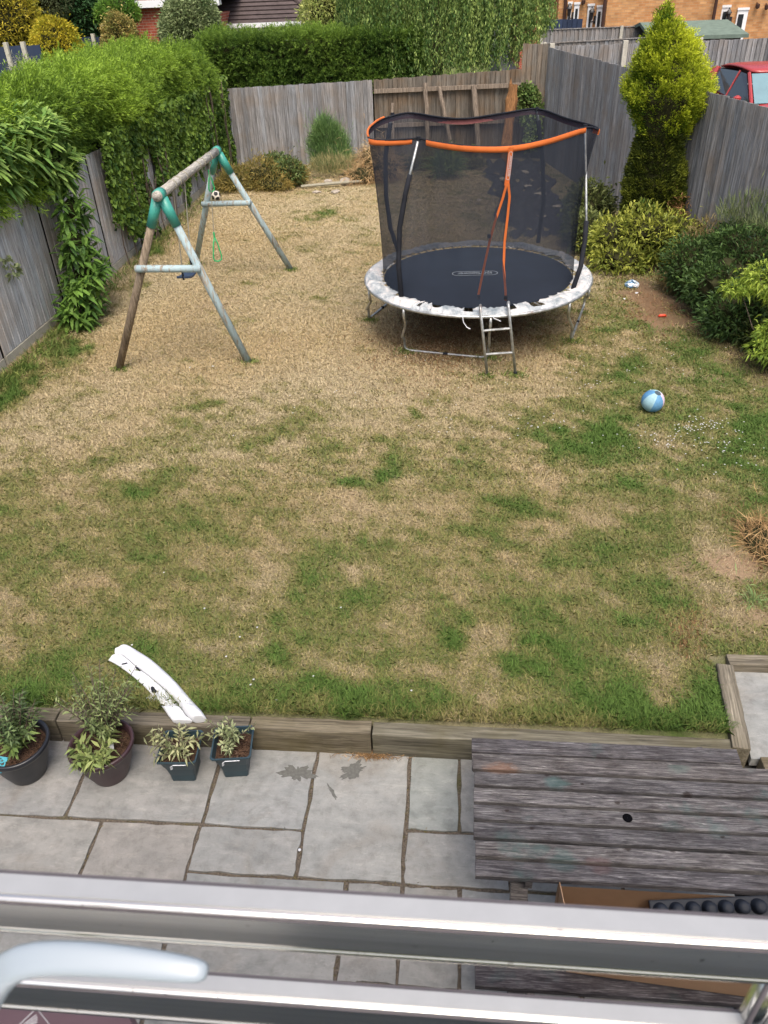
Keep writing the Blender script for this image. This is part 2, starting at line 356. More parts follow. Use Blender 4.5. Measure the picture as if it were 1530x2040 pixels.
M['stone'] = concrete('garden_stone', lin(170, 160, 146), 9)
M['carred'] = plain('red_car_paint', lin(158, 58, 56), 0.25, 0.6, var=0.05, scale=2)
M['sheet'] = plain('black_plastic_sheet', lin(58, 58, 62), 0.8, 0.2, var=0.45, scale=6, bump=0.4)

# ------------------------------------------------------------------ ground
PZ = -0.20                                   # patio level; lawn is 0
mb = MB(); mb.add([(-400, -60, -0.32), (400, -60, -0.32), (400, 600, -0.32), (-400, 600, -0.32)], [(0, 1, 2, 3)])
tag(mb.build('ground', M['far_ground']), kind='structure')
FR = [(2.1, 21.35), (3.15, 16.4), (3.73, 13.3), (4.1, 11.8), (5.0, 8.4), (5.6, 5.0)]      # foot of the right fence
off = [(x+0.10, y+0.06) for x, y in FR]
mb = MB(); mb.prism([*reversed(off), (1.62, 21.62), (1.62, 60), (40, 60), (40, 5)][::-1], -0.3, 0.7)
tag(mb.build('driveway', M['tarmac']), kind='structure')

# where the lawn is green, straw-dry or bare: patches (pixel centre, radii, weight) carried over to the ground
def patches(rows):
    out = []
    for x, y, rx, ry, w in rows:
        c = G(x, y); out.append((c[0], c[1], max(0.08, np.linalg.norm(G(x+rx, y)-c)), max(0.08, np.linalg.norm(G(x, y-ry)-c)), w))
    return out
GREEN = patches([(1110,870,85,32,1.5),(1210,858,60,26,1.0),(1150,925,60,20,.6),(405,812,28,12,1.2),(825,816,18,8,1.2),(550,880,45,14,.8),
 (775,930,28,26,.9),(985,938,20,8,1.1),(620,1195,75,40,1.1),(1055,1052,26,10,1.2),(890,1255,40,45,1.0),(1042,1250,20,12,1.2),
 (1110,1330,130,65,1.0),(560,1290,60,40,.9),(650,1400,80,35,.9),(1370,690,140,60,.55),(1230,640,70,45,.6),(1420,820,110,70,.5),(1280,740,70,40,.3),(1240,820,60,30,.5),(1480,950,60,50,.8),
 (630,432,45,14,1.1),(600,590,60,12,.7),(505,735,25,20,.8),(600,500,60,18,.3),(280,990,45,22,.6),(720,1110,45,40,.7),(1100,1110,40,30,.8),(1330,1390,150,40,1.0),
 (1440,1440,70,35,1.6),(330,1400,200,40,.6),(90,1350,110,40,.7),(740,1180,40,20,.5),(1000,1000,90,40,.5),(420,1040,60,20,.3),(90,1110,60,20,.3),
 (0,800,50,40,1.0),(60,755,50,30,1.1),(130,700,55,28,1.2),(200,640,40,25,1.2),(260,580,30,25,1.2),(310,500,26,30,1.0),(340,440,20,30,.9),(120,660,40,20,1.0),
 (1500,850,40,60,.8),(1230,1090,60,25,.5),(900,1080,40,20,.5),(1210,750,60,30,.6),(1060,1210,60,30,.5),(870,1400,120,30,.7),(980,1090,50,20,.6),(700,960,50,16,.7),
 (760,1300,60,30,.5),(420,1330,60,30,.7),(520,1380,60,30,.7),(160,1290,60,30,.6),(1190,905,40,16,.7),(1290,900,60,20,.5),(1240,960,70,30,.5),(1160,1190,60,24,.5)])
DRY = patches([(300,600,180,90,.9),(620,680,160,70,.7),(450,440,130,40,.7),(120,880,140,50,.6),(700,740,200,35,.4),(330,780,200,50,.5),
 (690,1000,45,40,.5),(930,1015,50,22,.6),(1100,1050,90,25,.4),(1210,1030,60,22,.8),(1430,1110,50,40,1.3),(1440,1220,70,50,.9),(1300,1330,50,45,1.0),(960,1285,55,40,.9),
 (1085,960,38,28,1.0),(520,1130,80,35,.5),(280,1180,110,30,.6),(830,1340,45,30,.8),(1150,960,30,20,.3),(120,980,100,25,.3),(50,1210,60,40,.6),(330,1270,80,25,.6),
 (720,1340,50,30,.7),(840,1010,50,40,.3),(600,1000,50,30,.3),(1040,1130,30,25,.4),(880,850,60,18,.6),(1000,880,30,14,.5),(1040,780,50,20,.3),(500,900,60,20,.3),(1160,1180,40,30,.4)])
BARE = patches([(1435,1130,55,42,1.5),(1490,1240,60,45,1.2),(1500,1110,50,60,.9),(1215,1030,45,18,.5),(1110,1048,50,16,.35),(445,605,45,14,.7),(690,1000,45,50,.45),(700,1060,40,40,.3),(180,900,70,20,.3),(430,1000,50,20,.25),(620,860,50,16,.25),(1000,900,50,16,.3),(150,1130,60,20,.3),(560,1120,50,20,.25),(840,1160,40,18,.3),(1000,1150,60,25,.35),(870,760,60,20,.2),(940,1290,45,30,.4),(1310,1340,40,30,.4),(1080,955,30,22,.45),(560,690,60,20,.35),(1310,620,45,38,1.5),(1290,580,50,25,1.2),(1400,740,120,30,.5),
 (640,610,30,12,.3),(320,700,70,25,.25),(1400,1190,50,30,.5),(730,1265,60,14,.5),(690,1150,30,30,.4)])
RUST = patches([(880,670,110,55,1.0),(1000,640,110,40,.8),(1380,1265,40,40,.6),(1290,590,60,40,.6),(1310,620,50,40,.6),(1500,1080,40,60,.8)])  # reddish dead grass and soil; under the trampoline its shadow is coloured in too
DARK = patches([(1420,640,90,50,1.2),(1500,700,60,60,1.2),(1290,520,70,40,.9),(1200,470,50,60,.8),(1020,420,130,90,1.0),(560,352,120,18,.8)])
def field(P, pts):
    s = np.zeros(len(P))
    for cx, cy, rx, ry, w in pts: s += w*np.exp(-(((P[:, 0]-cx)/rx)**2+((P[:, 1]-cy)/ry)**2))
    return s
def lawn_maps(P):
    x, y = P[:, 0], P[:, 1]; Q = P[:, :2]
    n1 = 0.35*snoise(Q, 0.9, 3)+0.4*snoise(Q, 2.4, 5)+0.6*snoise(Q, 5.5, 8)+0.75*snoise(Q, 11.0, 9)+.65*snoise(Q, 24.0, 10)+.4*snoise(Q, 50, 11)
    wob = np.c_[x+0.10*snoise(Q, 5, 21)+0.05*snoise(Q, 13, 22), y+0.12*snoise(Q, 5, 23)+0.06*snoise(Q, 13, 24)]
    base = np.interp(y, [3.3, 5, 7, 9, 14, 21], [0.46, 0.38, 0.29, 0.14, 0.10, 0.09])+0.10*np.clip((x-1.0)/1.2, -0.5, 1.6)
    gw, dw = field(wob, GREEN), field(wob, DRY)
    g = np.clip(base+0.16*n1+0.50*gw*(0.8+0.5*snoise(Q, 8, 31)+.3*snoise(Q, 18, 32))-0.36*dw, 0.01, 1)
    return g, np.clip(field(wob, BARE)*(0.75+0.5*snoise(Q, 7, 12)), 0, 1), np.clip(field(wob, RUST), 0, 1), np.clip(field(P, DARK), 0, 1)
STRAW, OLIVE, GRN = np.array(lin(203, 187, 154)[:3]), np.array(lin(148, 140, 88)[:3]), np.array(lin(92, 120, 54)[:3])
def inside_lawn(P):
    x, y = P[:, 0], P[:, 1]
    fx = np.interp(y, [p[1] for p in FR][::-1], [p[0] for p in FR][::-1])
    return (x > -5.72) & (x < fx-0.03) & (y > 3.38) & (y < 21.2) & ~((y < 4.07) & (x > 1.765+.09*(y-3.2)))
def lawn_z(P): return 0.010*snoise(P, 1.2, 40)+0.004*snoise(P, 9, 41)
# lawn surface
xs = np.arange(-6.2, 6.0, 0.05); ys = np.arange(3.34, 21.7, 0.05)
X, Y = np.meshgrid(xs, ys); P = np.c_[X.ravel(), Y.ravel()]
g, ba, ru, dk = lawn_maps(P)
z = lawn_z(P)
edge = np.clip((P[:, 1]-3.34)/0.25, 0, 1); z = z*edge-0.03*(1-edge)
z = np.where((P[:, 0] > 1.90) & (P[:, 1] < 4.0), -0.06, z)
kb = np.interp(P[:, 1], [4, 9, 16], [.60, .72, .84])[:, None]; c = (STRAW*(1-g[:, None])+GRN*g[:, None])*kb
soil = np.array(lin(164, 140, 112)[:3]); c = c*(1-ba[:, None])+soil*ba[:, None]
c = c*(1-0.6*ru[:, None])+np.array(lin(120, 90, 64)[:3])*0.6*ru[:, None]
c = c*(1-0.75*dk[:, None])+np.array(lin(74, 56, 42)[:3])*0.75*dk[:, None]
nx, ny = len(xs), len(ys); I = np.arange(nx*ny).reshape(ny, nx)
F = np.stack([I[:-1, :-1], I[:-1, 1:], I[1:, 1:], I[1:, :-1]], -1).reshape(-1, 4)
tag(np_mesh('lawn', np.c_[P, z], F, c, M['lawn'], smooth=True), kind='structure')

# grass blades
def blades(n, y0, y1, L, Wd, seed):
    r = np.random.default_rng(seed)
    P = np.c_[r.uniform(-5.8, 5.2, n), r.uniform(y0, y1, n)]
    P = P[inside_lawn(P)]
    half = 0.62*np.hypot(P[:, 1]*0.9+1, 2.0)+1.9                       # only what the picture's cone can see, generously
    P = P[(P[:, 0] > -0.10*P[:, 1]-half) & (P[:, 0] < -0.10*P[:, 1]+half)]
    g, ba, ru, dk = lawn_maps(P)
    keep = r.random(len(P)) > np.clip(ba*0.9+dk*0.55, 0, 0.93); P, g, ba, ru, dk = P[keep], g[keep], ba[keep], ru[keep], dk[keep]
    k = len(P); u = r.random(k)[:, None]
    gg = np.clip(g+r.normal(0, .13, k), 0, 1); isg = gg > .4
    st = STRAW*np.interp(P[:, 1], [3.4, 6, 9, 20], [.84, .90, .98, 1.0])[:, None]*(1-.16*np.clip(.5+.5*snoise(P, 1.7, 77), 0, 1)[:, None]*np.array([.4, .8, 1.5])); A1 = np.clip(gg/.34, 0, 1)[:, None]; A2 = np.clip((gg-.34)/.42, 0, 1)[:, None]
    c = (st*(1-A1)+OLIVE*A1)*(1-A2)+GRN*A2; amp = np.interp(P[:, 1], [4, 9, 16], [.62, .42, .26])[:, None]; c = c*(0.93-amp/2+amp*u)
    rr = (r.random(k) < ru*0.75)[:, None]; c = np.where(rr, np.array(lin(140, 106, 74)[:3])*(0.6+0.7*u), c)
    edge = np.clip(1-(P[:, 1]-3.38)/0.22, 0, 1)+np.clip(1-(P[:, 0]+5.6)/0.5, 0, 1)
    Ln = L*r.uniform(0.5, 1.35, k)*np.where(isg, 1.15, 0.9)*(1+0.8*np.clip(g-0.6, 0, 1)+0.9*edge)
    th = r.uniform(0, 6.283, k); lean = r.uniform(0.65, 1.45, k)-.35*np.clip(edge, 0, 1)
    D = np.c_[np.cos(th)*np.sin(lean), np.sin(th)*np.sin(lean), np.cos(lean)]
    s = np.c_[-np.sin(th), np.cos(th), np.zeros(k)]*(Wd*r.uniform(0.7, 1.3, k)/2)[:, None]
    B = np.c_[P, lawn_z(P)*np.clip((P[:, 1]-3.34)/0.25, 0, 1)-0.004]
    curl = s/np.linalg.norm(s, axis=1, keepdims=True)*(Ln*r.normal(0, .30, k))[:, None]; mid = B+D*(Ln*0.55)[:, None]+curl*.15+np.c_[np.zeros((k, 2)), Ln*.12]; tip = B+D*Ln[:, None]+curl-np.c_[np.zeros((k, 2)), Ln*0.12*np.sin(lean)]
    V = np.stack([B-s, B+s, mid+s*0.7, tip, mid-s*0.7], 1)
    return V.reshape(-1, 3), k, c
parts = [blades(520000, 3.38, 6.2, 0.042, 0.0048, 1), blades(390000, 6.2, 10.0, 0.046, 0.0066, 2), blades(340000, 10.0, 15.0, 0.045, 0.0085, 3), blades(230000, 15.0, 21.2, 0.045, 0.011, 4)]
V = np.concatenate([p[0] for p in parts]); C = np.concatenate([np.repeat(p[2], 5, 0) for p in parts])
F = np.arange(len(V)).reshape(-1, 5)
print('blades', len(F))
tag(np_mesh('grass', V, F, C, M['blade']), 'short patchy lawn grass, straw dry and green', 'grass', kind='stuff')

# patio: joint bed and slabs
mb = MB(); mb.add([(-6, -1.5, PZ-0.012), (6, -1.5, PZ-0.012), (6, 3.35, PZ-0.012), (-6, 3.35, PZ-0.012)], [(0, 1, 2, 3)])
tag(mb.build('patio_joints', M['joint']), kind='structure')
rects = [(-3.0, -2.36, 2.67, 3.3), (-2.36, -1.485, 2.67, 3.3), (-1.485, -0.85, 2.67, 3.3), (-0.85, -0.235, 2.37, 3.3), (-0.235, 0.088, 2.71, 3.3),
 (0.088, 0.40, 2.71, 3.3), (-0.235, 0.38, 2.37, 2.71), (0.40, 1.00, 2.71, 3.3), (1.0, 1.62, 2.37, 3.3), (0.38, 1.0, 2.37, 2.71), (1.62, 2.4, 2.67, 3.3),
 (-3.0, -2.11, 2.37-0.3, 2.67), (-2.11, -1.49, 2.07, 2.67), (-1.49, -0.85, 2.37, 2.67), (-3.7, -3.0, 2.2, 3.3), (1.62, 2.4, 2.0, 2.67),
 (-1.49, -0.55, 1.85+0.22, 2.37), (-0.55, -0.23, 1.83, 2.37), (-0.23, 0.09, 1.83, 2.37), (0.09, 0.70, 2.05, 2.37), (0.70, 1.62, 1.75, 2.37), (0.09, 0.70, 1.46, 2.05),
 (-1.49, -0.55, 1.46, 2.07), (-2.4, -1.49, 1.46, 2.07), (-3.3, -2.4, 1.46, 2.07), (-0.55, 0.09, 1.2, 1.83), (0.70, 1.62, 1.1, 1.75), (-4.3, -3.7, 1.8, 3.3), (-4.3, -3.3, 1.46, 1.8), (-3.7, -3.0, 1.8, 2.2), (-3.0, -2.11, 1.8, 2.07), (-5.2, -4.3, 2.4, 3.3), (-5.2, -4.3, 1.46, 2.4), (-5.2, -4.3, .5, 1.46), (2.4, 3.2, 2.2, 3.08), (2.4, 3.2, 1.2, 2.2), (1.62, 2.4, 1.1, 2.0)]
rects += [(x, x+0.6, y, y+0.6) for x in np.arange(-4.2, 3.0, 0.6) for y in (-1.4, -0.8, -0.2, 0.4)]
slab_c = {0: (0.98, 0.98, 1, 1), 1: (0.97, 0.97, 0.98, 1), 3: (1.05, 1.06, 1.06, 1), 4: (0.93, 0.99, 0.98, 1), 12: (1.0, 0.95, 0.92, 1)}
mb = MB()
for i, (x0, x1, y0, y1) in enumerate(rects):
    k = 0.011; j = lambda: rnd.uniform(-0.006, 0.006); cc = slab_c.get(i) or (lambda q, w: (q*w, q, q/w, 1))(rnd.uniform(0.88, 1.05), rnd.uniform(0.975, 1.03))
    t = rnd.uniform(-0.004, 0.004); n = 5; top = []
    ex = []
    for (ax, ay), (bx, by) in (((x0+k, y0+k), (x1-k, y0+k)), ((x1-k, y0+k), (x1-k, y1-k)), ((x1-k, y1-k), (x0+k, y1-k)), ((x0+k, y1-k), (x0+k, y0+k))):
        for s_ in range(7): ex.append((ax+(bx-ax)*s_/7+j(), ay+(by-ay)*s_/7+j()))
    mb.prism(ex, PZ-0.04, PZ+t, cc)
patio = tag(mb.build('patio', M['slab'], bevel=0.003), kind='structure')
# cement smears and straw on the slabs
def blotch(px, py, rx, ry, ang, name, mat, parent, seed, h=0.0035):
    c = G(px, py, PZ); r = random.Random(seed); poly = []
    for k in range(64):
        t = 6.283*k/64; q = .9+0.22*math.sin(2*t+seed)+0.18*math.sin(5*t+2*seed)+.10*math.sin(11*t+seed)+r.uniform(-.14, .14)
        x, y = rx*q*math.cos(t), ry*q*math.sin(t); poly.append((c[0]+x*math.cos(ang)-y*math.sin(ang), c[1]+x*math.sin(ang)+y*math.cos(ang)))
    return MB().prism(poly, PZ, PZ+h).build(name, mat, parent)
M['cement'] = plain('cement_smear', lin(98, 98, 94), 0.95, 0.1, var=0.18, scale=60)
blotch(592, 1540, 0.105, 0.065, -0.2, 'cement_stain', M['cement'], patio, 1); blotch(702, 1536, 0.10, 0.05, 0.6, 'cement_stain', M['cement'], patio, 5)
blotch(662, 1578, 0.06, 0.012, -0.9, 'cement_stain', M['cement'], patio, 3)

# ------------------------------------------------------------------ sleepers
def sleeper(a, b, z0, z1, wd, label, tone, group='timber sleepers edging the patio and lawn'):
    a = Vector((*a, 0)); b = Vector((*b, 0)); mid = (a+b)/2; d = b-a; L = d.length; ang = math.atan2(d.y, d.x)
    o = MB(); n = 12; vs = []; fs = []
    for i in range(n+1):
        x = -L/2+L*i/n
        for (yy, zz) in ((0, z0), (wd, z0), (wd, z1), (0, z1)): vs.append((x, yy+rnd.uniform(-.003, .003), zz+rnd.uniform(-.003, .003)))
    for i in range(n):
        for k in range(4): fs.append((i*4+k, (i+1)*4+k, (i+1)*4+(k+1) % 4, i*4+(k+1) % 4))
    fs += [(0, 1, 2, 3), (n*4+3, n*4+2, n*4+1, n*4)]
    o.add(vs, fs, tone); ob = o.build('timber_sleeper', M['sleeper'], bevel=0.006)
    ob.location = (mid.x, mid.y, 0); ob.rotation_euler = (0, 0, ang); return tag(ob, label, 'sleeper', group)
sleeper((-4.8, 3.24), (-2.62, 3.24), PZ-.02, 0.012, 0.11, 'grey edging sleeper behind the leftmost black round pot', (.95, .93, .9, 1))
sleeper((-2.61, 3.24), (-1.30, 3.24), PZ-.02, 0.008, 0.11, 'edging sleeper behind the plum pot and the square pots', (.9, .88, .84, 1))
sleeper((-1.29, 3.24), (-0.49, 3.24), PZ-.02, 0.012, 0.11, 'edging sleeper between the square pots and the green cap joint', (1.05, 1.0, .86, 1))
sleeper((-0.48, 3.24), (1.80, 3.22), PZ-.02, 0.006, 0.11, 'long edging sleeper behind the picnic table', (.95, .97, .9, 1))
pA, pB = G(1432, 1330)+np.array([.09, 0, 0]), G(1470, 1492)+np.array([.07, 0, 0])
sleeper((pB[0], pB[1]-.02), (pA[0], pA[1]), PZ-.02, 0.03, 0.11, 'pale sleeper running away from the patio beside the raised slab', (1.1, 1.08, 1.02, 1))
bpy.context.view_layer.update()
sleeper((pA[0]-.02, pA[1]+.005), (3.2, pA[1]+.005), -.1, 0.034, 0.10, 'pale sleeper along the far side of the raised slab', (1.1, 1.07, 1.0, 1))
sleeper((1.93, 3.10), (3.2, 3.10), PZ-.02, 0.0, 0.11, 'short sleeper at the near side of the raised slab at right', (1.0, .93, .82, 1))
st = tag(MB().prism([(pB[0]+.006, 3.215), (3.2, 3.215), (3.2, pA[1]), (pA[0]+.006, pA[1])], -0.1, -0.035, (1.0, 1.02, 1.03, 1)).build('paving_step', M['slab']), kind='structure')

# ------------------------------------------------------------------ fences
def board_run(mb, a, b, z0, zt, width=0.125, th=0.014, rel=1.0, lap=0.012, shade=(0.72, 1.14), ragged=0.01, skip=None, zt2=None):
    a = Vector(a); b = Vector(b); d = b-a; L = d.length; u = d/L; nrm = Vector((-u.y, u.x))
    n = max(1, int(round(L/width))); w = L/n
    for i in range(n):
        t0 = i*w; t = (i+.5)/n
        if skip and skip(t): continue
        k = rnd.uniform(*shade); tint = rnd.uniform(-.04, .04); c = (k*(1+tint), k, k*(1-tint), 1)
        top = zt+((zt2 if zt2 is not None else zt)-zt)*t+rnd.uniform(-ragged, ragged)
        p0 = a+u*(t0-lap/2); p1 = a+u*(t0+w+lap/2); e = rnd.uniform(-.003, .003)
        q = [p0+nrm*(th*0.2), p1+nrm*(th*(.2+2.2*rel)+e*rel), p1+nrm*(th*(2.2*rel-.8)+e*rel), p0-nrm*(th*0.8)]
        sag = rnd.uniform(-.004, .004)
        vs = [(v.x, v.y, z0) for v in q]+[(v.x+u.x*sag, v.y+u.y*sag, top) for v in q]
        mb.add(vs, [(3, 2, 1, 0), (4, 5, 6, 7), (0, 1, 5, 4), (1, 2, 6, 5), (2, 3, 7, 6), (3, 0, 4, 7)], c)
def fence_line(name, pts, tops, label, mat='fence', z0=0.0, panel=1.83, post='post', post_h=0.04, gravel=False, side=1, posts=True, step=0.0, wid=0.125, cap=False, pw=0.09, shade=(.72, 1.14), rel=1.0):
    root = empty(name, (pts[0][0], pts[0][1], z0), label, 'fence'); o = Vector((pts[0][0], pts[0][1], z0))
    def loc(v): return (v[0]-o.x, v[1]-o.y)
    for i in range(len(pts)-1):
        a, b = Vector(pts[i]), Vector(pts[i+1]); L = (b-a).length; n = max(1, round(L/panel))
        u = (b-a)/L; nrm = Vector((-u.y, u.x))
        for k in range(n):
            t0, t1 = k/n, (k+1)/n; A = a+(b-a)*t0; B = a+(b-a)*t1
            zt = tops[i]+(tops[i+1]-tops[i])*t0; zt2 = tops[i]+(tops[i+1]-tops[i])*t1
            if step: s_ = rnd.uniform(-step, step); zt += s_; zt2 += s_+rnd.uniform(-step, step)/3
            mb = MB(); ga = 0.16 if gravel else 0.02
            gp = 0.03 if posts else 0.0; A2 = A+u*gp; B2 = B-u*gp
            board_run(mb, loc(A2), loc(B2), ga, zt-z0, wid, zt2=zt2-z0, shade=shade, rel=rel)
            if cap: mb.beam((*loc(A2), zt-z0+.012), (*loc(B2), zt2-z0+.012), 0.05, 0.022, c=(1, .98, .95, 1))
            mb.build('fence_panel', M[mat], root)
            if gravel: MB().beam((*loc(A2), 0.075), (*loc(B2), 0.075), 0.045, 0.15).build('gravel_board', M['concrete'], root)
            if posts:
                pm = MB(); q = A-nrm*0.06*side
                pm.box((loc(q)[0]-pw/2, loc(q)[1]-pw/2, -.1), (loc(q)[0]+pw/2, loc(q)[1]+pw/2, zt-z0+post_h), c=(1.0, 1, 1, 1)); pm.build('post', M[post], root, bevel=.006)
    return root
LX = -5.72
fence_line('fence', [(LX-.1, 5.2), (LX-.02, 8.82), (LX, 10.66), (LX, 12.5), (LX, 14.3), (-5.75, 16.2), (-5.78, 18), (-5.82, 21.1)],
           [1.82, 1.8, 1.78, 1.86, 1.86, 1.84, 1.82, 1.8], 'grey board fence down the left side with concrete gravel boards', gravel=True, side=-1, shade=(1.35, 1.75), rel=.35, wid=.15)  # boards brightened in colour to offset the shade under the hedge
fence_line('fence', [(-5.84, 21.15), (-2.1, 21.30)], [1.79, 1.87], 'plain grey board fence at the back left behind the feathery shrub', posts=False, wid=.105, z0=-.03)
r = fence_line('fence', [(-2.06, 21.42), (1.50, 21.52)], [1.86, 1.99], 'back fence seen from its rail side with rough leaning posts', mat='fence_brown', posts=False, z0=-.12, wid=.12, shade=(.7, 1.0))
for z_ in (1.72, 0.95): MB().beam((-2.06+2.06, -.05, z_+.02), (1.50+2.06, .02, z_+.06), 0.06, 0.09, c=(1.05, 1, .95, 1)).build('rail', M['post'], r)
fence_line('fence', [(1.52, 21.62), (2.12, 21.62)], [2.5, 2.47], 'short taller fence panel at the far right corner of the lawn', posts=False, z0=-.1, mat='fence_brown')
fence_line('fence', FR[:-1], [2.43, 2.42, 2.40, 2.38, 2.36], 'tall grey board fence slanting along the right side behind the golden conifer', posts=False, wid=.15, z0=-.05, mat='fence')
fence_line('fence', [(2.2, 21.66), (9.0, 21.7), (14, 21.7)], [2.42, 2.46, 2.46], 'board fence with concrete posts behind the red car', posts=True, post='pale_post', z0=.7, wid=.11, panel=1.9, post_h=.07, side=1, pw=.11)
fence_line('fence', [(2.4, 25.6), (5.8, 25.4)], [2.20, 2.28], 'capped grey fence in the garden beyond, nearer of two', post='pale_post', z0=.7, cap=True, panel=2.6)
fence_line('fence', [(2.6, 29.0), (7.5, 29.0)], [2.32, 2.34], 'capped grey fence in front of the buff brick houses', post='pale_post', z0=.7, cap=True, panel=2.6)

# rough posts against the back fence
posts = [((783, 300), (782, 205), .075, 'thin knotty post, leftmost against the back fence'), ((852, 320), (848, 165), .10, 'upright grey post beside the gap in the back fence'),
         ((905, 322), (875, 172), .09, 'leaning grey post against the back fence'), ((955, 325), (944, 170), .12, 'pale post with a pruned stub against the back fence')]
for (bx, by), (tx, ty), w_, lab in posts:
    p, q = W(bx, by, 21.15), W(tx, ty, 21.30); mb = MB(); n = 7
    pts = [Vector(p)+(Vector(q)-Vector(p))*i/n+Vector((rnd.uniform(-.015, .015), 0, 0)) for i in range(n+1)]
    pts[0].z = -.05; mb.tube(pts, [w_*.55]*(n+1), 8, (1.05, 1.0, .95, 1)); tag(mb.build('wooden_post', M['post']), lab, 'post', 'rough posts along the back fence')
p, q = W(1005, 320, 20.9), W(1023, 168, 21.1); mb = MB(); n = 10; vs = []; pts = []
pts = [Vector(p)+(Vector(q)-Vector(p))*i/n for i in range(n+1)]; pts[0].z = -.05
mb.tube(pts, [(.13+rnd.uniform(-.012, .012)*(1+i/4), .08) for i in range(n+1)], 12, sq=(1, 0, 0))
mb.add([q+Vector((-.10, 0, 0)) if False else tuple(Vector(q)+Vector((-.11, -.05, -.02))), tuple(Vector(q)+Vector((-.02, -.05, -.02))), tuple(Vector(q)+Vector((-.02, .05, -.02))), tuple(Vector(q)+Vector((-.11, .05, -.02))), tuple(Vector(q)+Vector((-.07, 0, .16)))],
       [(0, 1, 4), (1, 2, 4), (2, 3, 4), (3, 0, 4)])
tag(mb.build('wooden_post', M['rotten']), 'thick orange-brown rotten split post at the back fence', 'post')

# ------------------------------------------------------------------ foliage
M['core'] = plain('twiggy_inside', lin(52, 52, 34), 1.0, 0.05, var=0.5, scale=14)
def box_surface(n, a, b, r, faces='top,x1,x0,y0,y1'):
    """random points and normals on a rounded box a..b"""
    a, b = np.array(a, float), np.array(b, float); s = b-a
    fs = {'top': (2, 1, s[0]*s[1]), 'x1': (0, 1, s[1]*s[2]), 'x0': (0, 0, s[1]*s[2]), 'y0': (1, 0, s[0]*s[2]), 'y1': (1, 1, s[0]*s[2]), 'bot': (2, 0, s[0]*s[1])}
    L = [fs[k] for k in faces.split(',')]; ar = np.array([l[2] for l in L]); pick = rng.choice(len(L), n, p=ar/ar.sum())
    P = a+rng.random((n, 3))*s
    for i, (ax, hi, _) in enumerate(L): P[pick == i, ax] = (b if hi else a)[ax]
    ctr = np.clip(P, a+r, b-r); N = unit(P-ctr+1e-6); P = ctr+N*r
    return P, N
def ell_surface(n, blobs):
    """random points on a union of ellipsoids (cx,cy,cz,rx,ry,rz)"""
    B = np.array(blobs, float); w = B[:, 3]*B[:, 5]+B[:, 4]*B[:, 5]+B[:, 3]*B[:, 4]; k = rng.choice(len(B), int(n*1.6), p=w/w.sum())
    U = unit(rng.normal(size=(len(k), 3))); P = B[k, :3]+U*B[k, 3:]; N = unit(U/B[k, 3:])
    keep = np.ones(len(k), bool)
    for j in range(len(B)):
        q = (P-B[j, :3])/B[j, 3:]; keep &= ~(((q**2).sum(1) < 0.8) & (k != j))
    return P[keep][:n], N[keep][:n]
def core_mesh(blobs, parent, shrink=0.8, name='branches', mat='core'):
    mb = MB()
    for cx, cy, cz, rx, ry, rz in blobs:
        n, m_ = 12, 8; vs = []; fs = []
        for i in range(m_+1):
            f = math.pi*i/m_
            for k in range(n):
                t = 2*math.pi*k/n; w = shrink*(1+0.12*math.sin(3*t+5*f+cx*9))
                vs.append((cx+rx*w*math.sin(f)*math.cos(t), cy+ry*w*math.sin(f)*math.sin(t), cz+rz*w*math.cos(f)))
        for i in range(m_):
            for k in range(n): fs.append((i*n+k, i*n+(k+1) % n, (i+1)*n+(k+1) % n, (i+1)*n+k))
        mb.add(vs, fs)
    return mb.build(name, M[mat], parent)
def foliage(parent, P, N, L, Wd, c1, c2, up=0.5, spread=0.8, depth=0.12, bend=0.25, lump=0.0, lscale=3.0, name='foliage', tint=0.35, seedn=1, fine=0.15, origin=None):
    """scatter leaves over P with outward normals N: clumped, tilted, mixed in colour"""
    n = len(P); off = snoise(P, lscale, seedn)*lump+0.4*lump*snoise(P, lscale*3.1, seedn+1)
    P2 = P+N*(off[:, None]-np.abs(rng.normal(0, depth, (n, 1))))
    D = N*0.7+np.array([0, 0, up])+rng.normal(0, spread, (n, 3))*0.7
    k_s = rng.random(n) < .10; P2 = P2+N*(k_s*rng.exponential(max(.04, L*.6), n))[:, None]+np.array([0, 0, 1.])*(k_s*rng.random(n)*L*.5)[:, None]
    t = np.clip(rng.random(n)*(1-tint)+tint*(0.5+0.5*snoise(P, lscale*1.3, seedn+7)), 0, 1)
    C = vary(c1, c2, n, t, fine)
    return leaf_mesh(name, P2-(np.array(origin) if origin is not None else 0), D, L*rng.uniform(0.6, 1.35, n), Wd*rng.uniform(0.7, 1.2, n), C, M['leaf'], parent, bend)
def clumps(P, N, k, per, rad):
    """gather leaf bases round k twig ends picked from P"""
    i = rng.choice(len(P), k, replace=len(P) < k); c = np.repeat(P[i], per, 0); nn = np.repeat(N[i], per, 0)
    o = rng.normal(0, rad, c.shape); return c+o, unit(nn+unit(o+1e-6)*0.8), c
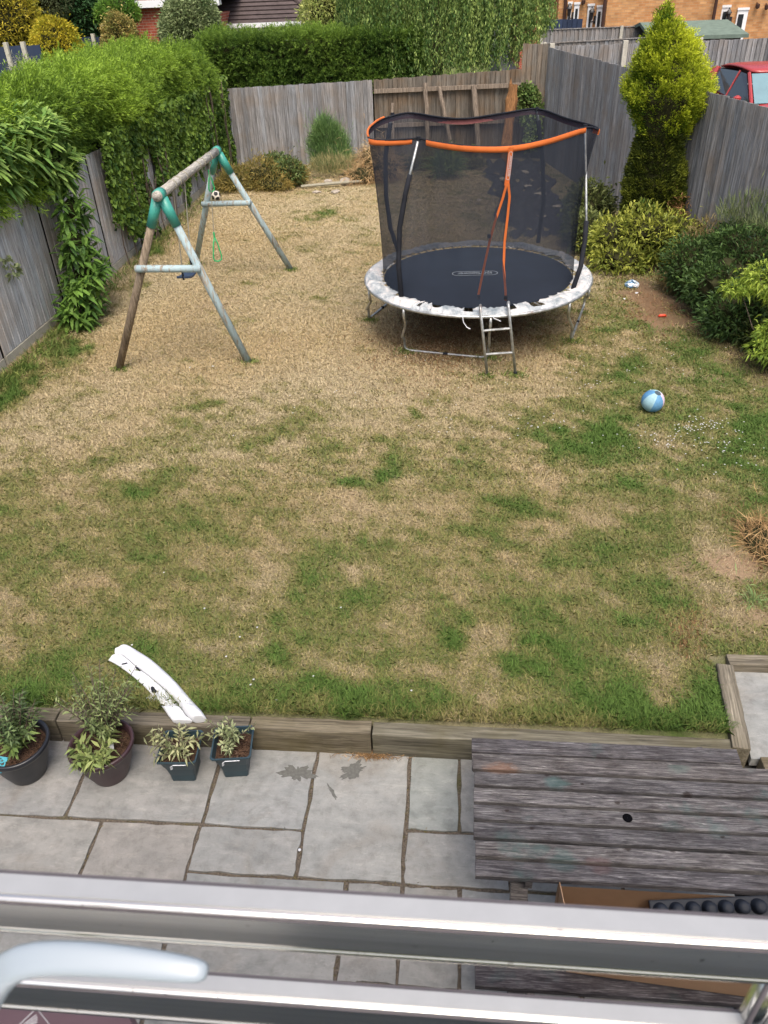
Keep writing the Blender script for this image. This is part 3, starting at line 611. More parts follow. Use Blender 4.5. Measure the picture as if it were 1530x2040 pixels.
def shrub(name, label, cat, blobs, n, L, Wd, c1, c2, group=None, base=None, stems=5, core=0.78, stem_r=0.02, **kw):
    b = base or (blobs[0][0], blobs[0][1], 0)
    r = empty(name, b, label, cat, group); B = [(x-b[0], y-b[1], z_-b[2], rx, ry, rz) for x, y, z_, rx, ry, rz in blobs]
    P, N = ell_surface(n, B); foliage(r, P, N, L, Wd, c1, c2, **kw)
    if core: core_mesh(B, r, core)
    mb = MB()
    for k in range(stems):
        x, y, z_, rx, ry, rz = B[k % len(B)]; e = Vector((x+rnd.uniform(-.4, .4)*rx, y+rnd.uniform(-.4, .4)*ry, z_))
        s0 = Vector((rnd.uniform(-.08, .08), rnd.uniform(-.08, .08), -.05)); mid = (s0+e)/2+Vector((rnd.uniform(-.08, .08), rnd.uniform(-.08, .08), 0))
        mb.tube([s0, mid, e], [stem_r, stem_r*.8, stem_r*.4], 6)
    if stems: mb.build('stem', M['bark'], r)
    return r

# --- left conifer hedge
CY1, CY2 = lin(62, 96, 36), lin(150, 180, 62)
def hedge(label, a, b, n, L, Wd, faces, c1, c2, r_=0.35, lump=0.10, seedn=3, flow=(0.5, 0.2, 0.1), extra=None):
    root = empty('hedge', ((a[0]+b[0])/2, a[1], 0), label, 'hedge'); o = np.array(root.location)
    P, N = box_surface(n, a, b, r_, faces)
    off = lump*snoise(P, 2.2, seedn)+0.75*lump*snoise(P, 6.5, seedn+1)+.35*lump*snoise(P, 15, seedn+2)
    if extra is not None: P = extra(P, N)
    P = P+N*(off[:, None]-np.abs(rng.normal(0, 0.05, (n, 1)))-.10)
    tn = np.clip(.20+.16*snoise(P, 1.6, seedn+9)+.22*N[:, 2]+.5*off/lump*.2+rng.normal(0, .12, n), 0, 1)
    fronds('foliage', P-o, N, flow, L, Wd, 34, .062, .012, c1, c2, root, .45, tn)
    mb = MB(); q = 0.2
    if extra is None: mb.box((a[0]+q-o[0], a[1]+q-o[1], a[2]+.1), (b[0]-q-o[0], b[1]-q-o[1], b[2]-q-.02)); mb.box((a[0]+.6-o[0], a[1]+.5-o[1], 0), (b[0]-.9-o[0], b[1]-.5-o[1], a[2]+.1))
    else:
        for w_, z0_, z1_ in ((q, a[2]+.1, b[2]-q-.06), (.7, 0, a[2]+.1)):
            pts_ = []
            for yy, kk_ in ((a[1]+w_, .42), (12, .55), (19, 1.0), (b[1]-w_, 1.0)): pts_.append((-5.72+(a[0]+5.72)*kk_+min(w_, .3)-o[0], yy-o[1]))
            mb.prism([*pts_[::-1], (b[0]-q-.05-o[0], a[1]+w_-o[1]), (b[0]-q-.05-o[0], b[1]-w_-o[1])], z0_, z1_)
    mb.build('branches', M['core'], root, bevel=.15); return root
def fronds(name, P, N, up, flen, fw, per, L, Wd, c1, c2, parent, spread=.3, tone=None, tipk=.45, flat=.5):
    """each point of P carries one spray: leaves set along an outward axis, paler to the tip"""
    k = len(P); A = unit(N*.7+np.array(up)+rng.normal(0, spread, (k, 3))); S_ = unit(np.cross(A, rng.normal(size=(k, 3)))); T_ = np.cross(A, S_)
    fl = flen*rng.uniform(.6, 1.35, k); f = rng.random((k, per)); q = rng.normal(0, .5, (k, per)); w = rng.normal(0, .5*flat, (k, per)); sh = (1-f*.85)*fw
    X_ = P[:, None]+A[:, None]*(f*fl[:, None])[..., None]+S_[:, None]*(q*sh)[..., None]+T_[:, None]*(w*sh)[..., None]
    D_2 = A[:, None]*.9+S_[:, None]*(np.sign(q)*.55)[..., None]+T_[:, None]*(w*.6)[..., None]+rng.normal(0, .18, (k, per, 3))
    tn = (rng.normal(.28, .13, k) if tone is None else tone)[:, None]+tipk*(f-.35)+rng.normal(0, .08, (k, per)); n = k*per
    return leaf_mesh(name, X_.reshape(-1, 3), D_2.reshape(-1, 3), L*rng.uniform(.6, 1.3, n), Wd, vary(c1, c2, n, np.clip(tn, 0, 1).reshape(-1), .1), M['leaf'], parent, .06)
def rise(P, N):                                    # the left hedge narrows and sags towards its near end
    P = P.copy(); P[:, 0] = -5.72+(P[:, 0]+5.72)*np.interp(P[:, 1], [8.6, 12, 19], [.42, .55, 1.0])-.16*np.clip((P[:, 1]-15)/3, 0, 1)*(P[:, 0] > -6.2); k = np.clip((13.5-P[:, 1])/5, 0, 1); P[:, 2] -= k*0.10; return P
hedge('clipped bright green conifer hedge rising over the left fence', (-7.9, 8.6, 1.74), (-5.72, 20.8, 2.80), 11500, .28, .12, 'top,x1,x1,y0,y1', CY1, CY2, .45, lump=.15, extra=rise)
hedge('darker conifer hedge behind the back left fence', (-6.4, 21.75, 1.4), (-0.9, 23.3, 2.86), 5200, .22, .10, 'top,y0,y0,x1,x0', lin(50, 82, 34), lin(136, 166, 66), .22, seedn=13, flow=(0, -.3, .35))

# --- ivy on the left fence
def ivy(y0, y1, z0a, z0b, ztop, n, label, seedn):
    y1 = y1+.25
    r = empty('ivy', (-5.60, (y0+y1)/2, 0), label, 'ivy', 'ivy hanging on the left fence'); o = np.array(r.location)
    y = rng.uniform(y0, y1, n*2); z_ = rng.uniform(0.05, ztop, n*2); t = (y-y0)/(y1-y0)
    zb = z0a+(z0b-z0a)*t+0.35*np.sin(t*9+seedn)*0.5+0.12*np.sin(y*14+seedn)
    gp = np.zeros(n*2, bool); jz = .05*np.sin(z_*9+seedn)+rng.normal(0, .03, n*2)
    for ga_, gb_, gz_ in ((14.62, 15.38, 1.62), (16.15, 16.85, 1.0), (17.15, 17.7, .95), (18.3, 18.75, .7), (19.7, 20.1, 1.5)): gp |= (y > ga_+jz+.10*(z_/gz_)) & (y < gb_+jz-.22*(z_/gz_)) & (z_ < gz_)
    keep = ((z_ > zb+0.25*(rng.random(n*2)-.5)) & ~gp) | (z_ > 1.84); y, z_ = y[keep][:n], z_[keep][:n]
    P = np.c_[np.interp(y, [12, 21], [-5.61, -5.77]), y, z_]; P[:, 0] += 0.02+0.05*snoise(P, 3, seedn)+rng.normal(0, .025, len(y))+0.08*np.clip(z_-1.3, 0, 1)
    D = np.c_[np.full(len(y), .45), rng.normal(0, .5, len(y)), rng.normal(-.5, .45, len(y))]
    t = np.clip(.45+.25*snoise(P, 4, seedn+2)+rng.normal(0, .25, len(y)), 0, 1)
    leaf_mesh('foliage', P-o, D, .085*rng.uniform(.6, 1.3, len(y)), .075*rng.uniform(.7, 1.2, len(y)), vary(lin(48, 78, 30), lin(128, 156, 66), len(y), t), M['leaf'], r, 0.1)
    mb = MB()
    for k in range(5):
        yy = rnd.uniform(y0+.1, y1-.1); pts = []
        for i in range(7):
            f = i/6; pts.append((rnd.uniform(0.0, .03), yy-o[1]+rnd.uniform(-.06, .06), max(z0a, z0b)*0+0.05+f*(ztop-.1)))
        mb.tube(pts, .012, 5)
    mb.build('stem', M['bark'], r)
ivy(12.75, 14.5, 0.75, 0.30, 2.1, 6500, 'broad ivy curtain nearest the house, narrowing to a low tip', 1)
ivy(14.25, 14.95, 0.15, 0.9, 1.1, 500, 'small ivy strand low on the fence beside a bare grey board', 2)
ivy(15.0, 16.6, 0.95, 0.30, 2.1, 6500, 'middle ivy curtain hanging from under the hedge', 3)
ivy(16.9, 20.9, 0.75, 0.15, 2.1, 12000, 'long ivy curtain running into the back left corner', 4)
rr = shrub('ivy', 'small ivy sprig clinging to the near left fence panel', 'ivy', [(-5.62, 9.42, 1.12, .06, .10, .13)], 60, .07, .06, lin(70, 90, 50), lin(150, 160, 120), stems=1, core=0, depth=.02, base=(-5.66, 9.42, 1.0), stem_r=.006)

# --- elder shrub with whorls of long leaves hanging over the near fence
def whorls(parent, cent, dirs, L, Wd, c1, c2, o, per=9, pairs=3, bend=0.35, name='foliage'):
    P, D, T = [], [], []
    for c, d in zip(cent, dirs):
        d = d/np.linalg.norm(d); a = np.cross(d, [0.3, 0.2, 1.0]); a /= np.linalg.norm(a); b = np.cross(d, a); tone = rng.random()
        for k in range(per):
            t = 6.283*k/per+rng.uniform(-.25, .25); h = (k % pairs)*L*0.33
            P.append(c-d*h); D.append(d*(0.35+0.5*(k % pairs == 0))+(a*math.cos(t)+b*math.sin(t))*0.95); T.append(np.clip(tone*.6+rng.random()*.4, 0, 1))
    P, D, T = np.array(P), np.array(D), np.array(T); n = len(P)
    # two quads per leaf give a folded, arching lance
    D = unit(D); side = unit(np.cross(D, [0, 0, 1.])+1e-6); Ls = (L*rng.uniform(.7, 1.2, n))[:, None]; w = (Wd*rng.uniform(.8, 1.15, n))[:, None]/2
    g_ = np.array([0, 0, -1.0])*Ls*bend; m1 = P+D*Ls*.35+g_*.12; m2 = P+D*Ls*.7+g_*.45; tp = P+D*Ls+g_
    V = np.stack([P, m1+side*w, m2+side*w*.75, tp, m2-side*w*.75, m1-side*w], 1).reshape(-1, 3)-np.array(o)
    F = np.arange(6*n).reshape(n, 6); C = np.repeat(vary(c1, c2, n, T), 6, 0)
    return np_mesh(name, V, F, C, M['leaf'], parent)
EL1, EL2 = lin(74, 116, 54), lin(162, 196, 98)
er = empty('elder_shrub', (-6.3, 10.2, 0), 'leafy shrub with long lance leaves bulging over the near left fence', 'shrub'); o = np.array(er.location)
eb = [(-6.25, 9.6, 2.42, .9, .9, .48), (-5.9, 10.7, 2.38, .65, .75, .42), (-6.9, 9.4, 2.5, .9, .9, .5), (-5.58, 11.0, 2.0, .30, .5, .28), (-5.75, 9.9, 2.12, .32, .5, .2)]
P, N = ell_surface(850, eb); whorls(er, P, N*.8+np.array([.25, -.2, .65]), .20, .062, EL1, lin(158, 184, 96), o, bend=.25)
core_mesh([(a-o[0], b-o[1], c, d, e, f) for a, b, c, d, e, f in eb], er, .72)
mb = MB()
for k in range(5): mb.tube([(rnd.uniform(-.2, .2), rnd.uniform(-.3, .3), -.05), (rnd.uniform(-.3, .3), rnd.uniform(-.4, .4), 1.1), (rnd.uniform(-.3, .4), rnd.uniform(-.6, .6), 2.1)], [.04, .03, .02], 7)
mb.build('stem', M['bark'], er)
cr = empty('climbing_shrub', (-5.42, 10.45, 0), 'leafy elder suckers growing up the left fence from the lawn edge', 'shrub'); o = np.array(cr.location)
cb = [(-5.40, 11.0, 1.45, .18, .38, .28), (-5.36, 10.75, 1.05, .2, .35, .3), (-5.30, 10.72, .66, .25, .40, .25), (-5.32, 10.45, .35, .26, .38, .3), (-5.34, 10.15, .2, .18, .22, .18)]
P, N = ell_surface(130, cb); whorls(cr, P, N*.8+np.array([.35, -.15, .4]), .19, .06, lin(44, 80, 38), lin(128, 164, 72), o)
core_mesh([(a-o[0], b-o[1], c, d, e, f) for a, b, c, d, e, f in cb], cr, .45)
mb = MB()
for k in range(5): mb.tube([(rnd.uniform(-.05, .05), rnd.uniform(-.1, .1), -.03), (rnd.uniform(-.05, .08), rnd.uniform(-.1, .3), .6), (0, rnd.uniform(.1, .5), 1.35)], [.014, .012, .008], 6)
mb.build('stem', M['bark'], cr)

# --- golden conifer
gc = empty('golden_conifer', (3.2, 13.65, 0), 'golden green conifer with a wide feathery head above a clipped narrow body', 'conifer'); o = np.array(gc.location)
def conifer_part(prof, n, L, Wd, c1, c2, name, up, seedn, lump, tipgold=0.0, cx=None):
    zz = np.array([p[0] for p in prof]); rr_ = np.array([p[1] for p in prof]); ctx = np.array([p[2] for p in prof])
    zt = np.linspace(zz[0], zz[-1], 400); w = np.interp(zt, zz, rr_)+.05; z_ = rng.choice(zt, n, p=w/w.sum())+rng.uniform(-.01, .01, n)
    t = rng.uniform(0, 6.283, n); R = np.interp(z_, zz, rr_); Q = np.c_[np.cos(t)*R, np.sin(t)*R*.85, z_]
    R2 = R*(1+.75*lump*snoise(Q, 9, seedn)+.8*lump*snoise(Q, 20, seedn+1))-np.abs(rng.normal(0, .05, n))
    P = np.c_[np.interp(z_, zz, ctx)+np.cos(t)*R2, np.sin(t)*R2*.85, z_]; N = np.c_[np.cos(t), np.sin(t), np.full(n, .15)]
    if name == 'crown':
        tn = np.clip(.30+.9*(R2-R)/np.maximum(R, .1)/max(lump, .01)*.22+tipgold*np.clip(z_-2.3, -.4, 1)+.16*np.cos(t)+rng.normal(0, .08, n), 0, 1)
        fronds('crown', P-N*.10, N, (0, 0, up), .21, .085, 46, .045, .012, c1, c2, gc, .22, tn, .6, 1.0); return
    D = N*.6+np.array([0, 0, up])+rng.normal(0, .3, (n, 3))
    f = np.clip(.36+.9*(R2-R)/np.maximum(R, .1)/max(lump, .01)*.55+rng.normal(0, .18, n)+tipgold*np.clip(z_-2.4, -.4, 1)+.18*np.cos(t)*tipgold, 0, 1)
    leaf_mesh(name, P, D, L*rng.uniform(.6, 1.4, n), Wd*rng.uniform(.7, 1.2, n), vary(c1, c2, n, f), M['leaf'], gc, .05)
conifer_part([(1.72, .36, 0.0), (1.9, .42, .0), (2.1, .54, .02), (2.35, .62, .0), (2.55, .55, -.04), (2.75, .46, -.1), (2.95, .38, -.14), (3.10, .25, -.17), (3.22, .13, -.2), (3.36, .02, -.21)],
             2300, .085, .019, lin(66, 104, 26), lin(206, 214, 58), 'crown', 1.0, 71, .14, .22)
conifer_part([(0.0, .50, .08), (.5, .52, .08), (.95, .50, .03), (1.3, .43, -.02), (1.6, .36, -.03), (1.82, .34, -.0)], 42000, .07, .016, lin(62, 74, 26), lin(130, 138, 48), 'lower_foliage', .45, 81, .06)
P = np.c_[rng.normal(.30, .09, 500), rng.normal(-.36, .05, 500), rng.normal(.72, .13, 500)]
leaf_mesh('dead_sprays', P, rng.normal(0, .6, (500, 3))+[0, -.5, .2], .09, .014, vary(lin(120, 84, 50), lin(190, 150, 104), 500), M['leaf'], gc, .1)
MB().lathe([(.01, -.02), (.40, 0), (.42, .6), (.38, 1.1), (.28, 1.7), (.36, 2.0), (.48, 2.3), (.42, 2.6), (.30, 2.9), (.12, 3.15), (.01, 3.3)], (-.03, 0, 0), 16).build('branches', M['core'], gc)
MB().tube([(0, 0, -.05), (0, 0, 1.2)], .06, 8).build('trunk', M['bark'], gc)

# --- birch with hanging strands behind the back fence
br = empty('weeping_birch', (-.62, 23.2, 0), 'weeping birch with curtains of small leaves hanging over the back fence', 'tree'); o = np.array(br.location)
n = 1250; cen = []
ang = rng.uniform(0, 6.283, n); rad = np.sqrt(rng.random(n)); sx = np.cos(ang)*rad*2.75+.25; sy = np.sin(ang)*rad*1.35-.2
topz = 5.6-1.5*rad**2+rng.normal(0, .3, n); ln = rng.uniform(1.5, 3.2, n)
low = np.interp(sx, [-2.8, -2.2, -1.2, 0, 1.0, 2.0, 2.8], [2.4, 1.85, 1.6, 1.75, 1.85, 1.95, 2.6])+rng.exponential(.22, n)
per = 74; f = rng.random((n, per)); zz = topz[:, None]*(1-f)+low[:, None]*f
P = np.stack([sx[:, None]+.05*np.sin(zz*5+ang[:, None])+rng.normal(0, .028, (n, per)), sy[:, None]*(0.9+.2*f)+rng.normal(0, .028, (n, per)), zz], -1).reshape(-1, 3)
D = np.c_[rng.normal(0, .42, len(P)), rng.normal(-.15, .38, len(P)), rng.normal(-.95, .3, len(P))]
tn = np.repeat(np.clip(.38+.25*snoise(np.c_[sx, sy, topz], 1.6, 5)+rng.normal(0, .22, n), 0, 1), per); t = np.clip(tn+rng.normal(0, .25, len(P)), 0, 1)
leaf_mesh('crown', P, D, .078*rng.uniform(.6, 1.3, len(P)), .026, vary(lin(66, 98, 46), lin(164, 184, 100), len(P), t), M['leaf'], br, .1)
mb = MB(); mb.tube([(0, 0, -.3), (.05, 0, 1.6), (-.05, .1, 3.2), (.0, .1, 5.0)], [.24, .19, .14, .05], 10)
for k in range(9):
    a = 6.283*k/9; z0 = 2.2+k*.28; mb.tube([(0, .05, z0), (math.cos(a)*.8, math.sin(a)*.5, z0+.9), (math.cos(a)*1.7, math.sin(a)*.95, z0+.9)], [.07, .045, .02], 7)
mb.build('trunk', M['bark'], br)

# --- shrubs and trees beyond the hedges
def far_tree(label, blobs, n, L, Wd, c1, c2, cat='tree', name='garden_tree', **kw):
    return shrub(name, label, cat, blobs, n, L, Wd, c1, c2, stems=3, stem_r=.09, **kw)
def pb(px, py, Y, rx, ry, rz):
    w = W(px, py, Y); return (w[0], w[1], w[2], rx, ry, rz)
far_tree('rounded pale green glossy shrub in front of the red brick gable', [pb(385, 42, 26.6, .80, .8, .8), pb(358, 70, 26.4, .50, .6, .5), pb(410, 70, 26.4, .42, .5, .5)], 16000, .11, .045, lin(66, 92, 52), lin(160, 172, 122), name='garden_shrub', cat='shrub', lump=.08, group=None)
far_tree('variegated pinkish cream shrub left of the red brick gable', [pb(240, 65, 26.4, .5, .5, .55), pb(238, 100, 26.4, .52, .5, .5)], 7000, .10, .04, lin(74, 104, 44), lin(196, 170, 104), name='garden_shrub', cat='shrub', lump=.06)
far_tree('small bright green bush at the left end of the brick gable', [pb(235, 25, 27.5, .65, .6, .4)], 6000, .13, .03, lin(60, 100, 40), lin(120, 156, 58), name='garden_shrub', cat='shrub', lump=.05)
far_tree('round clipped golden shrub behind the left hedge', [pb(116, 93, 23.5, .66, .6, .72)], 9000, .08, .035, lin(116, 128, 30), lin(214, 190, 60), name='garden_shrub', cat='shrub', lump=.05)
far_tree('feathery yellow conifer at the far left edge', [pb(8, 30, 25, 1.0, .9, 1.2), pb(25, 70, 25, .6, .6, .5), pb(-20, -20, 25, 1.0, .9, 1.2)], 12000, .16, .03, lin(110, 118, 30), lin(214, 192, 70), lump=.15)
far_tree('grey green fine leaved tree behind the yellow conifer', [pb(65, 30, 27, 1.0, 1.0, 1.3), pb(80, 75, 27, .8, .8, .6), pb(60, -30, 27, 1.2, 1., 1.2)], 14000, .10, .03, lin(70, 84, 56), lin(128, 136, 96), lump=.15)
far_tree('dark green large leaved tree behind the round golden shrub', [pb(140, 15, 28, .95, .9, 1.1), pb(155, 60, 28, .7, .7, .6), pb(125, -35, 28, 1.1, .9, 1.0)], 12000, .14, .06, lin(34, 66, 38), lin(88, 128, 78), lump=.12)
far_tree('cream and yellow leaved small tree between the tiled bungalow and the birch', [pb(655, 25, 24.6, .7, .6, .7), pb(700, 10, 24.6, .8, .6, .8), pb(660, 62, 24.4, .55, .5, .35)], 12000, .10, .04, lin(120, 146, 62), lin(214, 214, 140), lump=.12)
shrub('bare_shrub', 'wiry grey shrub poking up behind the left hedge', 'shrub', [pb(45, 133, 19.0, .35, .3, .22)], 500, .12, .012, lin(110, 112, 96), lin(160, 160, 140), stems=9, core=0, base=(W(45, 133, 19.)[0], 19.0, 1.9), stem_r=.008)

# --- shrubs inside the garden
shrub('yellow_shrub', 'yellow green lance leaved shrub at the foot of the golden conifer', 'shrub',
      [(2.55, 12.95, .38, .45, .4, .36), (3.0, 12.85, .52, .5, .42, .38), (3.45, 12.95, .45, .48, .4, .35), (2.6, 12.6, .18, .4, .35, .24), (3.75, 12.95, .45, .3, .3, .28)], 6200, .115, .030,
      lin(70, 96, 38), lin(186, 188, 84), lump=.14, lscale=4.5, base=(3.0, 12.95, 0), up=.55, tint=.5, core=.7)
shrub('green_shrub', 'mixed green shrub between the trampoline and the conifer', 'shrub', [(2.35, 14.6, .45, .42, .5, .42), (2.15, 13.8, .3, .3, .5, .32)], 5000, .09, .04, lin(60, 78, 40), lin(136, 142, 84), lump=.06)
shrub('dark_shrub', 'dense dark green shrub bulging over the right edge of the lawn', 'shrub',
      [(3.65, 10.5, .42, .48, .65, .46), (3.98, 10.9, .70, .55, .75, .46), (3.58, 9.95, .30, .36, .45, .32), (4.1, 9.9, .5, .6, .7, .5), (3.45, 11.4, .4, .42, .5, .40)], 26000, .085, .024,
      lin(34, 60, 34), lin(92, 118, 60), lump=.15, lscale=4, base=(3.9, 10.5, 0), up=.6)
shrub('wispy_weeds', 'brownish dry weeds between the yellow shrub and the dark shrub', 'weeds', [(3.55, 11.95, .35, .3, .35, .35), (3.75, 12.3, .45, .3, .3, .4), (3.25, 11.6, .12, .3, .3, .14)], 2600, .12, .012, lin(96, 90, 54), lin(168, 150, 104), up=.9, core=0, depth=.15, base=(3.5, 11.9, 0), stem_r=.008, bend=.15)
shrub('wispy_weeds', 'upright fine stalks above the dark shrub against the tall fence', 'weeds', [(4.05, 11.3, 1.12, .5, .3, .28), (4.2, 10.8, 1.1, .4, .3, .25)], 1800, .16, .011, lin(70, 92, 56), lin(140, 148, 104), up=2.2, core=0, depth=.1, base=(4.1, 11.0, 0), stem_r=.006, bend=.05)
shrub('fern', 'yellow green fern fronds in front of the dark shrub', 'fern', [(3.65, 9.35, .92, .26, .25, .14), (3.35, 9.35, .82, .18, .2, .07), (3.9, 9.2, .8, .28, .28, .12), (3.78, 8.9, .42, .24, .22, .13), (3.6, 8.75, .30, .14, .2, .07)], 2600, .085, .022,
      lin(96, 128, 46), lin(160, 176, 70), lump=.04, base=(3.9, 9.2, 0), core=0, stem_r=.008, depth=.05, up=.2, bend=.4)
shrub('undergrowth', 'very dark low undergrowth beneath the fern at the right edge', 'undergrowth', [(4.15, 9.0, .3, .5, .7, .36), (3.95, 9.5, .2, .4, .5, .26), (4.0, 8.3, .16, .3, .4, .18)], 7000, .08, .022, lin(40, 56, 32), lin(92, 104, 52), base=(4.1, 9.0, 0), lump=.06)
shrub('feathery_shrub', 'feathery green fennel like shrub in front of the back left fence', 'shrub', [(-3.15, 20.5, .58, .50, .35, .52), (-3.2, 20.35, .9, .30, .25, .30), (-3.0, 20.3, .25, .50, .3, .3)], 12000, .16, .009, lin(60, 96, 52), lin(128, 158, 92), up=1.5, core=0, depth=.22, lump=.10, base=(-3.15, 20.5, 0), bend=.05, stem_r=.01)
shrub('flower_border', 'tangled dry and green border plants in the back left corner', 'plants', [(-4.5, 18.9, .22, .55, .5, .32), (-3.9, 19.1, .2, .45, .5, .28), (-5.15, 18.6, .18, .4, .5, .3), (-4.2, 18.5, .1, .5, .3, .18)], 7500, .12, .018, lin(78, 88, 40), lin(172, 150, 86), up=.6, lump=.1, base=(-4.5, 18.9, 0), core=.6)
shrub('green_plant', 'leafier green plant inside the back left border', 'plant', [(-3.85, 18.85, .3, .35, .3, .28), (-4.25, 19.3, .42, .3, .3, .2)], 3200, .09, .03, lin(54, 80, 40), lin(120, 136, 80), lump=.05, base=(-3.9, 18.9, 0))
shrub('seedheads', 'pale dry stalks below the feathery shrub', 'weeds', [(-3.0, 19.7, .22, .5, .2, .22), (-2.6, 19.8, .2, .3, .2, .2)], 1300, .20, .010, lin(120, 124, 84), lin(190, 180, 130), up=1.6, core=0, depth=.05, base=(-2.9, 19.7, 0), bend=.1, stem_r=.005)
shrub('grass_heap', 'heap of dry straw coloured cuttings left of the trampoline net', 'heap', [(-1.95, 19.6, .3, .40, .45, .42), (-2.15, 19.1, .12, .42, .3, .22), (-1.7, 19.3, .25, .4, .4, .32)], 4200, .24, .012, lin(150, 118, 78), lin(214, 186, 140), up=.0, spread=1.0, base=(-1.95, 19.4, 0), stems=0, core=.85, bend=.3)
shrub('climber', 'small climbing plant in the far right corner of the garden', 'plant', [(1.75, 21.2, 1.2, .28, .12, .42), (1.85, 21.2, .6, .16, .1, .35), (1.6, 21.2, 1.5, .18, .1, .2)], 1800, .10, .07, lin(66, 96, 46), lin(150, 168, 96), base=(1.8, 21.25, 0), core=.5, lump=.05)
shrub('iris_clump', 'clump of long green blades seen through the trampoline net', 'plant', [(-.25, 19.4, .2, .30, .25, .2)], 420, .42, .028, lin(70, 100, 56), lin(140, 156, 96), up=1.3, core=0, depth=.05, base=(-.25, 19.4, 0), stems=0, bend=.35)
shrub('weeds', 'low weeds growing along the back fence behind the trampoline', 'weeds', [(-1.1, 20.4, .15, .5, .35, .2), (-.4, 20.7, .18, .5, .3, .22), (.3, 20.4, .1, .4, .3, .14)], 3000, .13, .02, lin(76, 84, 46), lin(150, 140, 90), up=.8, core=.5, base=(-.5, 20.5, 0), lump=.05)
shrub('grass_tuft', 'arching coarse green grass tuft on bare soil at the right edge', 'grass tuft', [pb(1500, 1198, G(1500, 1198)[1], .06, .05, .015)], 130, .13, .007, lin(80, 112, 60), lin(150, 172, 110), up=.25, core=0, depth=.02, stems=0, bend=.3, base=tuple(G(1500, 1198)))
gq = G(1520, 1090)
shrub('straw_heap', 'heap of golden dry straw on the lawn at the right edge', 'heap', [(gq[0]+.05, gq[1]+.02, .03, .22, .26, .06), (gq[0]+.14, gq[1]-.20, .03, .20, .22, .05), (gq[0]+.05, gq[1]+.22, .02, .16, .14, .04)], 1900, .16, .006, lin(140, 108, 70), lin(204, 172, 124), up=0, spread=1.0, base=(gq[0], gq[1], 0), stems=0, core=.9, bend=.1)
# taller edge grass under the left fence
n = 5200; y = rng.uniform(8.2, 20.8, n); x = -5.62+np.abs(rng.normal(0, .16, n)); P = np.c_[x, y, np.zeros(n)]; kk = rng.random(n) < .35+.65*(snoise(P, 2.2, 90) > 0); P = P[kk]; n = len(P)
for fx_, fy_ in ((495, 724), (237, 738), (580, 540), (390, 528), (806, 703), (975, 716), (1137, 683), (970, 752), (1028, 750), (735, 640)):
    g_f = G(fx_, fy_); m_f = 150; P = np.r_[P, np.c_[g_f[0]+rng.normal(0, .07, m_f), g_f[1]+rng.normal(0, .05, m_f), np.zeros(m_f)]]
n = len(P); lf = np.where(np.arange(n) >= n-1500, .45, 1.0)
tg = leaf_mesh('edge_grass', P, np.c_[rng.normal(.25, .5, n), rng.normal(0, .5, n), np.ones(n)], .17*lf*rng.uniform(.5, 1.4, n), .010, vary(lin(70, 98, 40), lin(146, 156, 86), n), M['leaf'], None, .25)
tag(tg, 'longer green grass left unmown along the left fence and round the posts', 'grass', kind='stuff')
# daisies
P = []
for px, py, rx, ry, k in [(1400, 850, 50, 14, 60), (1250, 740, 150, 60, 60), (1350, 880, 120, 20, 50), (900, 800, 300, 80, 30), (400, 1300, 300, 120, 12), (1060, 850, 120, 20, 22), (1450, 910, 60, 30, 30)]:
    for _ in range(k): P.append(G(px+rnd.gauss(0, rx*.6), py+rnd.gauss(0, ry*.6)))
P = np.array(P); P[:, 2] = .03; D = np.c_[rng.normal(0, .3, (len(P), 2)), np.ones(len(P))*.3]
t = 6.283*np.arange(6)/6; V = (P[:, None, :]+np.stack([np.cos(t)*.008, np.sin(t)*.008, np.sin(t*2)*.001], -1)[None])
tag(np_mesh('daisies', V.reshape(-1, 3), np.arange(len(P)*6).reshape(-1, 6), np.full((len(P)*6, 3), .62), M['leaf']), 'tiny white daisies dotted through the lawn', 'daisies', kind='stuff')

# ------------------------------------------------------------------ houses beyond
def slab(mb, a, b, c, d, th=0.12, rows=14, cols=24, tone=.1):
    """tiled roof slope a,b (eave) c,d (ridge): overlapping courses"""
    a, b, c, d = map(Vector, (a, b, c, d)); n = (b-a).cross(d-a).normalized()
    if n.z < 0: n = -n
    for i in range(rows):
        f0, f1 = i/rows, (i+1.15)/rows
        p0, p1 = a.lerp(d, f0), b.lerp(c, f0); q0, q1 = a.lerp(d, min(1, f1)), b.lerp(c, min(1, f1))
        k = 1+rnd.uniform(-tone, tone)
        m_ = max(1, int(cols))
        for j in range(m_):
            g0, g1 = j/m_, (j+1)/m_; kk = k*(1+rnd.uniform(-tone, tone)); cc = (kk, kk, kk, 1); hh = n*(0.045 if True else 0)
            A, B = p0.lerp(p1, g0), p0.lerp(p1, g1); C, D = q0.lerp(q1, g1), q0.lerp(q1, g0)
            mb.add([A+hh, B+hh, C, D, A-n*.02, B-n*.02], [(0, 1, 2, 3), (4, 5, 1, 0)], cc)
bg_ = empty('bungalow', (-9.0, 29.5, 0), 'red brick bungalow with a grey tiled hipped roof and white gutters', 'house'); o = Vector(bg_.location)
def L_(p): return tuple(Vector(p)-o)
gx0, gx1 = W(268, 60, 28.6)[0], W(432, 60, 28.6)[0]
MB().box(L_((gx0, 28.6, -.3)), L_((gx1, 36, 3.1))).build('wall', M['brick_red'], bg_)
mb = MB(); mb.box(L_((gx0-.3, 28.35, 3.33)), L_((gx1+.25, 28.65, 3.52))); mb.build('fascia', M['upvc'], bg_)
